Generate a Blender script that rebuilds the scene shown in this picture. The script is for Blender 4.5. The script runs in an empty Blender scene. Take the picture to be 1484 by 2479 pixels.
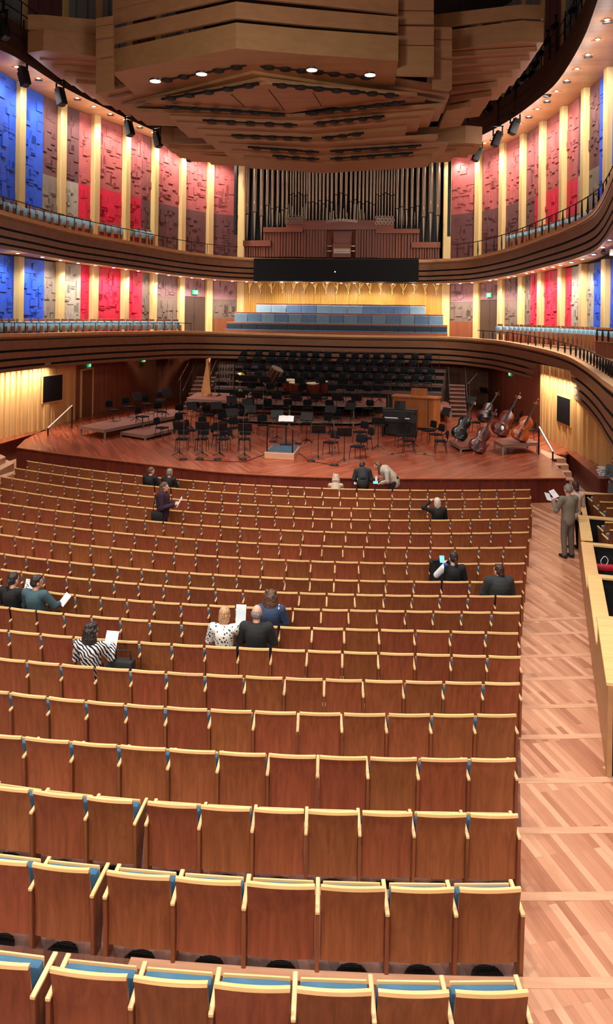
import bpy, bmesh, math, random
from mathutils import Vector, Matrix, noise
random.seed(7)
R = math.radians
scene = bpy.context.scene
COL = scene.collection
# ------------------------------------------------------------------ camera and survey helpers
F, CX, HY, ROLL, YAW = 1950.0, 742.0, 765.0, 0.0135, R(8.5)
CAM = Vector((5.5, 0.0, 5.95))
RT = Vector((math.cos(YAW), math.sin(YAW), 0)); FW = Vector((-math.sin(YAW), math.cos(YAW), 0)); UP = Vector((0, 0, 1))
CR, SR = math.cos(ROLL), math.sin(ROLL)
def ray(u, v):
    du, dv = u-CX, v-HY
    ux, uy = CR*du+SR*dv, -SR*du+CR*dv
    return RT*(ux/F)+FW-UP*(uy/F)
def atD(u, v, d): return CAM+ray(u, v)*d
def atZ(u, v, z):
    r = ray(u, v); return CAM+r*((z-CAM.z)/r.z)
def atY(u, v, y):
    r = ray(u, v); return CAM+r*((y-CAM.y)/r.y)
def dep(p): return (Vector(p)-CAM).dot(FW)
cd = bpy.data.cameras.new('camera'); cam = bpy.data.objects.new('camera', cd); COL.objects.link(cam)
cd.sensor_width = 36; cd.sensor_fit = 'AUTO'; cd.lens = 36*F/2479
cd.shift_y = -(2479/2-HY)/2479; cd.shift_x = (1484/2-CX)/2479
cd.clip_end = 300
ax, ay, az = RT*CR+UP*SR, -RT*SR+UP*CR, -FW
cam.matrix_world = Matrix(((ax.x, ay.x, az.x, CAM.x), (ax.y, ay.y, az.y, CAM.y), (ax.z, ay.z, az.z, CAM.z), (0, 0, 0, 1)))
scene.camera = cam
# ------------------------------------------------------------------ colours and materials
def lin(c):
    return tuple(((x/255)/12.92 if x/255 <= .04045 else ((x/255+.055)/1.055)**2.4) for x in c)+(1,)
class N:
    def __init__(s, name):
        s.m = bpy.data.materials.new(name); s.m.use_nodes = True
        s.t = s.m.node_tree; s.b = s.t.nodes['Principled BSDF']
    def n(s, typ, **k):
        x = s.t.nodes.new(typ)
        for a, b in k.items():
            if a in ('inp',):
                for i, v in b.items():
                    if hasattr(v, 'is_output'): s.t.links.new(v, x.inputs[i])
                    else: x.inputs[i].default_value = v
            else: setattr(x, a, b)
        return x
    def l(s, a, b): s.t.links.new(a, b)
def ramp(n, fac, stops):
    r = n.n('ShaderNodeValToRGB'); e = r.color_ramp.elements
    while len(e) < len(stops): e.new(.5)
    for i, (p, c) in enumerate(stops): e[i].position = p; e[i].color = c
    n.l(fac, r.inputs[0]); return r.outputs[0]
def mixc(n, a, b, f, typ='MIX'):
    m = n.n('ShaderNodeMix', data_type='RGBA', blend_type=typ)
    for sock, v in ((m.inputs['Factor'], f), (m.inputs['A'], a), (m.inputs['B'], b)):
        if hasattr(v, 'is_output'): n.l(v, sock)
        else: sock.default_value = v
    return m.outputs['Result']
def plain(name, c, rough=.6, metal=0, spec=.5, var=0):
    n = N(name); n.b.inputs['Base Color'].default_value = lin(c)
    n.b.inputs['Roughness'].default_value = rough; n.b.inputs['Metallic'].default_value = metal
    n.b.inputs['Specular IOR Level'].default_value = spec
    if var:
        co = n.n('ShaderNodeTexCoord')
        t = n.n('ShaderNodeTexNoise', inp={'Vector': co.outputs['Object'], 'Scale': 6., 'Detail': 4.})
        a = tuple(x*(1-var) for x in lin(c)[:3])+(1,); b = tuple(min(1, x*(1+var)) for x in lin(c)[:3])+(1,)
        n.l(ramp(n, t.outputs['Fac'], [(.3, a), (.7, b)]), n.b.inputs['Base Color'])
    return n.m
def emit(name, c, s):
    n = N(name); n.b.inputs['Base Color'].default_value = lin(c)
    n.b.inputs['Emission Color'].default_value = lin(c); n.b.inputs['Emission Strength'].default_value = s
    return n.m
def wood(name, c1, c2, axis='z', scale=1., rough=.4, rnd=.0, figure=0., spec=.4):
    """streaky veneer: noise stretched along the grain, offset and tinted per object"""
    n = N(name); co = n.n('ShaderNodeTexCoord'); oi = n.n('ShaderNodeObjectInfo')
    off = n.n('ShaderNodeVectorMath', operation='SCALE', inp={0: (37., 17., 29.), 'Scale': oi.outputs['Random']})
    add = n.n('ShaderNodeVectorMath', operation='ADD', inp={0: co.outputs['Object'], 1: off.outputs[0]})
    st = {'x': (.6, 14, 14), 'y': (14, .6, 14), 'z': (14, 14, .6)}[axis]
    mp = n.n('ShaderNodeMapping', inp={'Vector': add.outputs[0], 'Scale': tuple(a*scale for a in st)})
    t = n.n('ShaderNodeTexNoise', inp={'Vector': mp.outputs[0], 'Scale': 1.5, 'Detail': 6., 'Roughness': .62})
    col = ramp(n, t.outputs['Fac'], [(.28, lin(c1)), (.72, lin(c2))])
    if figure:
        st2 = {'x': (.5, 3.4, 3.4), 'y': (3.4, .5, 3.4), 'z': (3.4, 3.4, .55)}[axis]
        mp2 = n.n('ShaderNodeMapping', inp={'Vector': add.outputs[0], 'Scale': st2})
        t2 = n.n('ShaderNodeTexNoise', inp={'Vector': mp2.outputs[0], 'Scale': 1.4, 'Detail': 1.5, 'Distortion': .6})
        w = n.n('ShaderNodeMath', operation='MULTIPLY', inp={0: t2.outputs['Fac'], 1: 55.})
        s = n.n('ShaderNodeMath', operation='SINE', inp={0: w.outputs[0]})
        f = n.n('ShaderNodeMapRange', inp={0: s.outputs[0], 1: .1, 2: 1., 3: 0., 4: figure})
        col = mixc(n, col, tuple(x*.55 for x in lin(c1)[:3])+(1,), f.outputs[0])
    if rnd:
        v = n.n('ShaderNodeMapRange', inp={0: oi.outputs['Random'], 3: 1-rnd, 4: 1+rnd})
        hs = n.n('ShaderNodeHueSaturation', inp={'Color': col, 'Value': v.outputs[0]})
        h = n.n('ShaderNodeMath', operation='FRACT', inp={0: n.n('ShaderNodeMath', operation='MULTIPLY', inp={0: oi.outputs['Random'], 1: 91.7}).outputs[0]})
        hv = n.n('ShaderNodeMapRange', inp={0: h.outputs[0], 3: .494, 4: .51}); n.l(hv.outputs[0], hs.inputs['Hue'])
        col = hs.outputs[0]
    n.l(col, n.b.inputs['Base Color']); n.b.inputs['Roughness'].default_value = rough
    n.b.inputs['Specular IOR Level'].default_value = spec
    return n.m
def planks(name, cs, ang, w=.09, ln=1.3, rough=.3, mirror=False, spec=.5, gap=.35):
    """parquet laid at an angle in object space; every board has its own tone"""
    n = N(name); co = n.n('ShaderNodeTexCoord'); v = co.outputs['Object']
    if mirror:
        sp = n.n('ShaderNodeSeparateXYZ', inp={0: v}); ab = n.n('ShaderNodeMath', operation='ABSOLUTE', inp={0: sp.outputs[0]})
        cb = n.n('ShaderNodeCombineXYZ', inp={0: ab.outputs[0], 1: sp.outputs[1], 2: sp.outputs[2]}); v = cb.outputs[0]
    mp = n.n('ShaderNodeMapping', inp={'Vector': v, 'Rotation': (0, 0, -ang)})
    br = n.n('ShaderNodeTexBrick', offset=.37, offset_frequency=2, squash=1, inp={'Vector': mp.outputs[0], 'Color1': (0, 0, 0, 1), 'Color2': (1, 1, 1, 1), 'Mortar': (.5, .5, .5, 1), 'Scale': 1., 'Mortar Size': .0, 'Brick Width': ln, 'Row Height': w, 'Bias': 0.})
    b2 = n.n('ShaderNodeTexBrick', offset=.37, offset_frequency=2, squash=1, inp={'Vector': mp.outputs[0], 'Color1': (1, 1, 1, 1), 'Color2': (1, 1, 1, 1), 'Mortar': (0, 0, 0, 1), 'Scale': 1., 'Mortar Size': .0016, 'Mortar Smooth': .1, 'Brick Width': ln, 'Row Height': w})
    mp2 = n.n('ShaderNodeMapping', inp={'Vector': mp.outputs[0], 'Scale': (1.2, 22, 1)})
    t = n.n('ShaderNodeTexNoise', inp={'Vector': mp2.outputs[0], 'Scale': 1.5, 'Detail': 5.})
    f = n.n('ShaderNodeMath', operation='MULTIPLY_ADD', inp={0: t.outputs['Fac'], 1: .5, 2: -.25})
    g = n.n('ShaderNodeMath', operation='ADD', inp={0: br.outputs['Color'], 1: f.outputs[0]})
    k = len(cs)-1
    col = ramp(n, g.outputs[0], [(i/k, lin(c)) for i, c in enumerate(cs)])
    dk = n.n('ShaderNodeMapRange', inp={0: b2.outputs['Color'], 3: 1-gap, 4: 1.})
    col = mixc(n, col, dk.outputs[0], 1., 'MULTIPLY')
    n.l(col, n.b.inputs['Base Color']); n.b.inputs['Roughness'].default_value = rough
    n.b.inputs['Specular IOR Level'].default_value = spec
    return n.m
M = {}
M['back'] = wood('seat_veneer', (124, 65, 39), (154, 85, 53), 'z', .9, .42, .13, .16)
M['rail'] = wood('light_beech', (214, 164, 106), (238, 196, 138), 'x', 1.2, .4, .05)
M['arm'] = wood('light_beech_arm', (212, 164, 112), (236, 194, 142), 'y', 1.2, .4, .05)
M['side'] = wood('seat_side_veneer', (112, 58, 32), (146, 84, 50), 'z', 1, .45, .08)
M['blue'] = plain('blue_grey_velour', (66, 104, 130), .9, var=.12, spec=.2)
M['paleblue'] = plain('pale_blue_velour', (132, 168, 184), .9, var=.15, spec=.2)
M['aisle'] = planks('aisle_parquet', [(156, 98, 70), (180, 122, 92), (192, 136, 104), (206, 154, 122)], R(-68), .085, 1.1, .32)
M['seatfloor_shaded'] = planks('seating_floor_shaded', [(86, 52, 42), (104, 66, 54), (116, 76, 62), (128, 86, 72)], R(-68), .085, 1.1, .35)  # shadow under the seats put into a darker parquet
M['nosing'] = wood('step_nosing', (190, 138, 106), (210, 160, 128), 'x', .6, .35)
M['stage'] = planks('stage_parquet', [(118, 48, 28), (136, 58, 34), (152, 70, 42), (168, 86, 54)], R(59.5), .085, 1.5, .28, True)
M['cherry'] = wood('stage_front_cherry', (78, 26, 18), (112, 44, 30), 'z', .35, .4)
M['riser'] = wood('riser_board', (112, 60, 48), (138, 82, 66), 'x', .5, .45)
M['alu'] = plain('riser_edge_metal', (140, 122, 106), .5, .4)
M['slat'] = wood('slat_wall_maple', (196, 150, 88), (222, 178, 112), 'z', .5, .45, .06)
M['stagewall'] = wood('stage_wall_veneer', (112, 60, 36), (138, 80, 48), 'z', .25, .5, .05)
M['pil'] = wood('pilaster_maple', (196, 160, 104), (216, 182, 126), 'z', .3, .4, .03)
M['fascia'] = wood('fascia_walnut', (122, 82, 54), (142, 98, 68), 'x', .12, .5)
M['groove'] = plain('black_groove', (12, 10, 10), .8)
M['ledge'] = wood('ledge_maple', (196, 144, 92), (220, 172, 118), 'x', .2, .4)
M['soffit'] = wood('soffit_veneer', (176, 116, 72), (196, 138, 92), 'x', .2, .5)
M['deck'] = plain('balcony_deck', (150, 108, 72), .6, var=.1)
M['canopy'] = wood('canopy_veneer', (160, 114, 76), (178, 130, 90), 'x', .25, .5, .05)
M['black'] = plain('black_matt', (14, 14, 15), .7)
M['blacksheen'] = plain('black_satin', (18, 18, 20), .35)
M['blackmetal'] = plain('black_metal', (26, 24, 24), .4, .6)
M['chrome'] = plain('steel', (190, 188, 184), .25, 1)
M['screen'] = plain('dark_screen', (6, 6, 7), .55, spec=.2)
M['cloth'] = plain('black_upholstery', (18, 19, 23), .95, var=.1, spec=.2)
M['choirriser'] = wood('choir_riser_board_dimmed', (70, 36, 30), (88, 48, 40), 'x', .5, .5); M['choirtrim'] = plain('choir_riser_edge_dimmed', (74, 58, 50), .6)  # riser finishes darkened: the dim choir area is put into the colour
M['gold'] = wood('yellow_choir_wall', (166, 116, 40), (196, 148, 66), 'z', .5, .4)
M['gilt'] = plain('gilt_carving', (236, 206, 120), .35, .3)
M['organwood'] = wood('organ_case_cherry', (104, 54, 36), (134, 72, 48), 'z', .4, .45)
M['organledge'] = wood('organ_ledge', (118, 60, 40), (140, 76, 52), 'x', .4, .45)
M['pipe'] = plain('pipe_tin', (160, 146, 126), .32, .75)
M['pipemouth'] = plain('pipe_mouth_tin', (214, 170, 140), .4, .35)
M['lamp'] = emit('lamp_and_fill_glow', (255, 246, 232), 12)
M['green'] = emit('exit_green', (30, 190, 110), .7)
M['white'] = plain('white_paper', (236, 236, 232), .8)
M['darkbrown'] = plain('dark_brown_door', (66, 46, 36), .5, var=.08)
M['gallery'] = wood('gallery_fascia', (66, 38, 24), (86, 52, 34), 'x', .2, .6)
M['grey'] = plain('grey_panel', (120, 124, 124), .7, var=.08)
COLS = {'B': (34, 84, 212), 'R': (214, 30, 62), 'T': (136, 120, 106), 'S': (164, 152, 136), 'M': (140, 72, 70), 'P': (168, 82, 78), 'D': (104, 62, 62), 'K': (118, 84, 82), 'U': (112, 92, 80), 'L': (152, 108, 112)}
def panelmat(k):
    key = 'pan'+k
    if key not in M:
        c = COLS[k]; n = N('relief_panel_'+{'B': 'blue', 'R': 'red', 'T': 'taupe', 'S': 'stone', 'M': 'maroon', 'P': 'rose', 'D': 'plum', 'K': 'mauve', 'U': 'umber', 'L': 'lilac'}[k])
        co = n.n('ShaderNodeTexCoord')
        vo = n.n('ShaderNodeTexVoronoi', distance='CHEBYCHEV', inp={'Vector': co.outputs['Object'], 'Scale': .8})
        t = n.n('ShaderNodeTexNoise', inp={'Vector': co.outputs['Object'], 'Scale': 3., 'Detail': 5.})
        a = ramp(n, vo.outputs['Color'], [(.0, tuple(x*.88 for x in lin(c)[:3])+(1,)), (1., tuple(min(1, x*1.1) for x in lin(c)[:3])+(1,))])
        b = ramp(n, t.outputs['Fac'], [(.3, (.86, .86, .86, 1)), (.7, (1.06, 1.06, 1.06, 1))])
        n.l(mixc(n, a, b, 1., 'MULTIPLY'), n.b.inputs['Base Color']); n.b.inputs['Roughness'].default_value = .6
        bp = n.n('ShaderNodeBump', inp={'Height': t.outputs['Fac'], 'Strength': .25, 'Distance': .02}); n.l(bp.outputs[0], n.b.inputs['Normal'])
        M[key] = n.m
    return M[key]
# ------------------------------------------------------------------ mesh building
class MB:
    def __init__(s): s.v = []; s.f = []; s.mi = []; s.cm = 0
    def add(s, vs, fs):
        o = len(s.v); s.v += [tuple(v) for v in vs]
        for f in fs: s.f.append(tuple(i+o for i in f)); s.mi.append(s.cm)
        return s
    def box(s, x0, x1, y0, y1, z0, z1, m=None):
        vs = [Vector((x, y, z)) for z in (z0, z1) for y in (y0, y1) for x in (x0, x1)]
        if m: vs = [m @ v for v in vs]
        return s.add(vs, [(0, 2, 3, 1), (4, 5, 7, 6), (0, 1, 5, 4), (2, 6, 7, 3), (0, 4, 6, 2), (1, 3, 7, 5)])
    def cbox(s, c, h, m=None): return s.box(c[0]-h[0], c[0]+h[0], c[1]-h[1], c[1]+h[1], c[2]-h[2], c[2]+h[2], m)
    def tube(s, pts, r, n=8, cap=True):
        pts = [Vector(p) for p in pts]; rs = r if isinstance(r, (list, tuple)) else [r]*len(pts)
        rings = []; prev = None
        for i, p in enumerate(pts):
            t = (pts[min(i+1, len(pts)-1)]-pts[max(i-1, 0)])
            t = t.normalized() if t.length > 1e-9 else Vector((0, 0, 1))
            a = prev if prev is not None else (Vector((1, 0, 0)) if abs(t.x) < .8 else Vector((0, 1, 0)))
            a = (a-t*a.dot(t)); a = a.normalized() if a.length > 1e-6 else t.orthogonal().normalized()
            prev = a; b = t.cross(a)
            rings.append([p+(a*math.cos(2*math.pi*k/n)+b*math.sin(2*math.pi*k/n))*rs[i] for k in range(n)])
        vs = [v for q in rings for v in q]; fs = []
        for i in range(len(pts)-1):
            for k in range(n): fs.append((i*n+k, i*n+(k+1) % n, (i+1)*n+(k+1) % n, (i+1)*n+k))
        if cap: fs += [tuple(reversed(range(n))), tuple(range((len(pts)-1)*n, len(pts)*n))]
        return s.add(vs, fs)
    def bar(s, p, q, w, h):
        p, q = Vector(p), Vector(q); t = (q-p).normalized(); sd = t.cross(UP)
        sd = sd.normalized() if sd.length > 1e-5 else Vector((1, 0, 0)); u = sd.cross(t)
        vs = [c+sd*a*w/2+u*b*h/2 for c in (p, q) for a, b in ((-1, -1), (1, -1), (1, 1), (-1, 1))]
        return s.add(vs, [(0, 1, 2, 3), (7, 6, 5, 4), (0, 4, 5, 1), (1, 5, 6, 2), (2, 6, 7, 3), (3, 7, 4, 0)])
    def lathe(s, prof, n=24, c=(0, 0, 0), m=None):
        c = Vector(c); vs = []; fs = []
        for r, z in prof:
            for k in range(n):
                v = Vector((r*math.cos(2*math.pi*k/n), r*math.sin(2*math.pi*k/n), z))
                vs.append((m @ v if m else v)+c)
        for i in range(len(prof)-1):
            for k in range(n): fs.append((i*n+k, i*n+(k+1) % n, (i+1)*n+(k+1) % n, (i+1)*n+k))
        if prof[0][0] > 1e-4: fs.append(tuple(reversed(range(n))))
        if prof[-1][0] > 1e-4: fs.append(tuple(range((len(prof)-1)*n, len(prof)*n)))
        return s.add(vs, fs)
    def prism(s, poly, z0, z1, m=None):
        n = len(poly); vs = [Vector((p[0], p[1], z0)) for p in poly]+[Vector((p[0], p[1], z1)) for p in poly]
        if m: vs = [m @ v for v in vs]
        return s.add(vs, [tuple(reversed(range(n))), tuple(range(n, 2*n))]+[(i, (i+1) % n, n+(i+1) % n, n+i) for i in range(n)])
    def strip(s, a, b):
        """ruled surface between two polylines"""
        n = len(a); return s.add(list(a)+list(b), [(i, i+1, n+i+1, n+i) for i in range(n-1)])
    def band(s, secs, closed=True):
        """loft of equal-length sections"""
        k = len(secs[0]); vs = [v for q in secs for v in q]; fs = []
        for i in range(len(secs)-1):
            for j in range(k if closed else k-1): fs.append((i*k+j, i*k+(j+1) % k, (i+1)*k+(j+1) % k, (i+1)*k+j))
        if closed: fs += [tuple(reversed(range(k))), tuple(range((len(secs)-1)*k, len(secs)*k))]
        return s.add(vs, fs)
    def ball(s, c, r, n=12, m=12):
        if not hasattr(r, '__len__'): r = (r, r, r)
        prof = []; vs = []; fs = []
        for i in range(1, m):
            a = math.pi*i/m
            for k in range(n):
                b = 2*math.pi*k/n; vs.append((c[0]+r[0]*math.sin(a)*math.cos(b), c[1]+r[1]*math.sin(a)*math.sin(b), c[2]-r[2]*math.cos(a)))
        vs += [(c[0], c[1], c[2]-r[2]), (c[0], c[1], c[2]+r[2])]
        for i in range(m-2):
            for k in range(n): fs.append((i*n+k, i*n+(k+1) % n, (i+1)*n+(k+1) % n, (i+1)*n+k))
        for k in range(n): fs.append((len(vs)-2, (k+1) % n, k)); fs.append((len(vs)-1, (m-2)*n+k, (m-2)*n+(k+1) % n))
        return s.add(vs, fs)
    def mesh(s, name, mats, smooth=None, bev=0, seg=1):
        me = bpy.data.meshes.new(name); me.from_pydata(s.v, [], s.f); me.update()
        for m in (mats if isinstance(mats, (list, tuple)) else [mats]): me.materials.append(m)
        if max(s.mi or [0]): me.polygons.foreach_set('material_index', s.mi)
        bm = bmesh.new(); bm.from_mesh(me)
        bmesh.ops.recalc_face_normals(bm, faces=bm.faces)
        if bev:
            ed = [e for e in bm.edges if len(e.link_faces) == 2 and e.calc_face_angle(0) > .6]
            bmesh.ops.bevel(bm, geom=ed, offset=bev, segments=seg, affect='EDGES', profile=.5, clamp_overlap=True)
        bm.to_mesh(me); bm.free()
        if smooth is not None:
            me.shade_smooth()
            me.set_sharp_from_angle(angle=R(smooth))
        return me
    def build(s, name, mats, parent=None, smooth=None, bev=0, seg=1):
        return link(name, s.mesh(name, mats, smooth, bev, seg), parent)
def link(name, me, parent=None):
    o = bpy.data.objects.new(name, me); COL.objects.link(o)
    if parent: o.parent = parent
    return o
def thing(name, label, cat, loc=(0, 0, 0), rz=0., group=None, sx=1.):
    o = bpy.data.objects.new(name, None); COL.objects.link(o); o.location = loc; o.rotation_euler = (0, 0, rz)
    o.empty_display_size = .1
    if sx != 1: o.scale = (sx, 1, 1)
    return tag(o, label, cat, group)
def tag(o, label, cat, group=None, kind=None):
    o['label'] = label; o['category'] = cat
    if group: o['group'] = group
    if kind: o['kind'] = kind
    return o
def struct(o, label=None, cat=None):
    o['kind'] = 'structure'
    if label: o['label'] = label
    if cat: o['category'] = cat
    return o
def part(o, label): o['label'] = label; return o
ONES = 'zero first second third fourth fifth sixth seventh eighth ninth tenth eleventh twelfth thirteenth fourteenth fifteenth sixteenth seventeenth eighteenth nineteenth'.split()
def nth(k):
    if k < 20: return ONES[k]
    t = {2: 'twenty', 3: 'thirty', 4: 'forty'}[k//10]
    return (t[:-1]+'ieth') if k % 10 == 0 else t+'-'+ONES[k % 10]
def interp(tab, x):
    if x <= tab[0][0]: i = 0
    elif x >= tab[-1][0]: i = len(tab)-2
    else: i = max(k for k in range(len(tab)-1) if tab[k][0] <= x)
    a, b = tab[i], tab[i+1]; t = (x-a[0])/(b[0]-a[0])
    return [a[j]+(b[j]-a[j])*t for j in range(1, len(a))]
def spline(pts, n):
    """Catmull-Rom through 3-D points, n samples per span"""
    P = [Vector(p) for p in pts]; P = [P[0]*2-P[1]]+P+[P[-1]*2-P[-2]]; out = []
    for i in range(1, len(P)-2):
        a, b, c, d = P[i-1:i+3]
        for k in range(n):
            t = k/n; out.append(.5*((2*b)+(c-a)*t+(2*a-5*b+4*c-d)*t*t+(3*b-a-3*c+d)*t**3))
    return out+[P[-2]]
def walk(pl, step, start=0.):
    """points and tangents every `step` metres along a polyline"""
    out = []; pos = start; acc = 0.
    for a, b in zip(pl, pl[1:]):
        L = (b-a).length
        while pos <= acc+L+1e-9:
            out.append((a+(b-a)*((pos-acc)/L), (b-a).normalized())); pos += step
        acc += L
    return out
def offs(pl, d):
    """offset a plan polyline sideways (left of travel is positive)"""
    out = []
    for i in range(len(pl)):
        t = pl[min(i+1, len(pl)-1)]-pl[max(i-1, 0)]; t = Vector((t.x, t.y, 0)).normalized()
        out.append(pl[i]+Vector((-t.y, t.x, 0))*d)
    return out
def lift(pl, z): return [Vector((p.x, p.y, z)) for p in pl]
# ------------------------------------------------------------------ the room: stalls floor, stage, walls, balconies
def proju(p):
    q = Vector(p)-CAM; d = q.dot(FW); ux, uy = F*q.dot(RT)/d, -F*q.z/d
    return CX+CR*ux-SR*uy
CEN = atD(828, 765, 40); CEN.z = 0                      # the seat rows are arcs about this point
CT = math.atan2(CAM.y-CEN.y, CAM.x-CEN.x)
def arc(r, a0, a1, n, z=0.): return [Vector((CEN.x+r*math.cos(a0+(a1-a0)*k/n), CEN.y+r*math.sin(a0+(a1-a0)*k/n), z)) for k in range(n+1)]
STEPV = [1497, 1532, 1585, 1640, 1707, 1780, 1885, 2005, 2163, 2370]
STEPZ = [.045*(k+1) for k in range(10)]
STEPR = [(atZ(1340, v, z)-CEN).xy.length for v, z in zip(STEPV, STEPZ)]
A0, A1 = R(-128), R(-56)
m = MB(); m.box(-17, 19, -6, 52, -.3, 0); struct(m.build('floor', M['aisle']), 'diagonal parquet floor of the stalls and right aisle', 'floor')
for k in range(10):
    r0, r1 = STEPR[k], (STEPR[k+1] if k < 9 else STEPR[k]+4)
    e0 = atZ(1262, STEPV[k]+8, STEPZ[k])-CEN; e1 = (atZ(1258, STEPV[k+1], STEPZ[k]) if k < 9 else atZ(1290, 2700, STEPZ[k]))-CEN
    ea, eb = math.atan2(e0.y, e0.x), math.atan2(e1.y, e1.x)
    for s0, s1, t0, t1, mt_ in ((A0, ea, A0, eb, 'seatfloor_shaded'), (ea, A1, eb, A1, 'aisle')):
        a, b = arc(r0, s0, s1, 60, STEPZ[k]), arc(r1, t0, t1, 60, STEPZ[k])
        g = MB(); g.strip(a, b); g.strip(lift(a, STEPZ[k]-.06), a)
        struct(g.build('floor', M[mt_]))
    g = MB(); na = arc(r0-.015, R(-87), R(-70), 24); nb = arc(r0+.10, R(-87), R(-70), 24)
    z = STEPZ[k]
    g.band([[Vector((p.x, p.y, z-.02)), Vector((p.x, p.y, z+.004)), Vector((q.x, q.y, z+.004)), Vector((q.x, q.y, z-.02))] for p, q in zip(na, nb)])
    struct(g.build('trim_%d' % (k+1), M['nosing']), 'pale wooden nosing along the edge of the %s aisle step from the stage' % nth(k+1), 'step edge')
# stage platform
ZS = .8
SF = [atZ(u, v, ZS) for u, v in ((40, 1083), (150, 1098), (300, 1116), (420, 1130), (520, 1141), (640, 1149), (760, 1154), (880, 1157), (1000, 1158), (1200, 1158), (1370, 1157))]
SFs = spline(SF, 5)
SRt = [atZ(u, v, ZS) for u, v in ((1363, 1143), (1338, 1115), (1309, 1096))]
WLB = [atZ(u, v, ZS) for u, v in ((-60, 1080), (0, 1062), (113, 1036), (180, 1015))]
WLC = [atZ(u, v, ZS) for u, v in ((180, 1015), (222, 1001), (259, 995), (382, 966), (405, 964))]+[Vector((-9.2, 49.4, .8))]
WRB = [atZ(u, v, ZS) for u, v in ((1311, 1052), (1474, 1140), (1540, 1176))]
BACKY = 49.4
poly = SFs+SRt+[WRB[0], Vector((9.6, 44, 0)), Vector((9.2, BACKY, 0)), Vector((-9.2, BACKY, 0))]+[WLC[3], WLC[1], atZ(180, 1015, ZS), atZ(114, 1036, ZS), atZ(60, 1064, ZS)]
m = MB(); m.prism(poly, ZS-.12, ZS); st = m.build('floor', M['stage']); struct(st, 'reddish parquet stage floor laid in slanting boards', 'stage floor')
m = MB(); edge = SFs+SRt[:1]
m.strip([Vector((p.x, p.y, -.01)) for p in edge], [Vector((p.x, p.y, ZS-.02)) for p in edge])
inn = offs(edge, .03)
m.strip([Vector((p.x, p.y, ZS-.02)) for p in edge], [Vector((p.x, p.y, ZS-.02)) for p in inn])
struct(m.build('wall_front', M['cherry'], smooth=40), 'dark cherry boarded front of the stage', 'stage front')
g = MB(); g.band([[Vector((p.x, p.y, ZS-.03)), Vector((q.x, q.y, ZS-.03)), Vector((q.x, q.y, ZS+.004)), Vector((p.x, p.y, ZS+.004))] for p, q in zip(offs(edge, -.012), offs(edge, .05))])
struct(g.build('trim_11', wood('stage_nosing', (150, 78, 52), (176, 100, 70), 'x', .4, .3)))
# right side: parquet steps from the aisle up to the stage
stp = thing('stage_steps', 'light wooden steps climbing from the right aisle to the stage', 'steps', tuple(atZ(1392, 1185, 0)))
o0 = Vector(stp.location)
fr = [(1363, 1392, 1163), (1352, 1390, 1148), (1337, 1384, 1130), (1322, 1377, 1113), (1308, 1371, 1097)]
tops = [.16, .32, .48, .64, .796]
pts = [(atZ(a, v+13, z), atZ(b, v+13, z)) for (a, b, v), z in zip(fr, tops)]
dirb = (pts[-1][0]-pts[0][0]); dirb.z = 0; dirb.normalize()
for k, ((pa, pb), z) in enumerate(zip(pts, tops)):
    m = MB(); nx = pts[k+1] if k < 4 else (pa+dirb*2.2, pb+dirb*2.2)
    q = [pa, pb, nx[1]+dirb*.02, nx[0]+dirb*.02]
    m.prism([(p-o0).xy for p in q], -.02, z-.0); s_ = m.build('step', M['nosing'], stp)
    m = MB(); c = pa.lerp(pb, .55)-o0; t = (pb-pa); t.z = 0; t.normalize(); n_ = Vector((t.y, -t.x, 0))
    c = Vector((c.x, c.y, z-.075))+n_*.005
    m.bar(c-t*.075, c+t*.075, .02, .06); part(m.build('step_light', M['black'], s_), 'small black step light')
def handrail(name, label, p, q, r_, post_h):
    """a flat bright rail sloping from p down to q on two dark posts; r_ = foot points"""
    t = thing(name, label, 'handrail', tuple(r_[0])); o = Vector(t.location)
    m = MB(); m.bar(p-o, q-o, .055, .05); part(m.build('rail', plain('rail_'+name, (214, 206, 192), .35, .2), t, bev=.006), 'pale flat handrail')
    for a, b in zip((p, q), r_):
        m = MB(); m.bar(b-o, a-o, .05, .05); m.build('post', M['blackmetal'], t)
    return t
pf = [atZ(1304, 1100, ZS), atZ(1338, 1115, ZS)]
handrail('stair_handrail', 'pale sloping handrail on dark posts beside the right stage steps', Vector((pf[0].x, pf[0].y, ZS+1.05)), Vector((pf[1].x, pf[1].y, ZS+.32)), pf, 1)
pl_ = [atZ(174, 1036, ZS), atZ(116, 1054, ZS)]
handrail('stair_handrail', 'pale sloping handrail on dark posts below the left wall screen', Vector((pl_[0].x, pl_[0].y, ZS+1.0)), Vector((pl_[1].x, pl_[1].y, ZS+.3)), pl_, 1)
m = MB(); m.prism([atZ(u, v, ZS).xy for u, v in ((1304, 1099), (1309, 1048), (1345, 1066), (1392, 1092), (1372, 1100))], ZS-.1, ZS-.006); struct(m.build('floor', M['stage']), 'reddish landing between the stage and the right parapet', 'landing')
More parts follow.
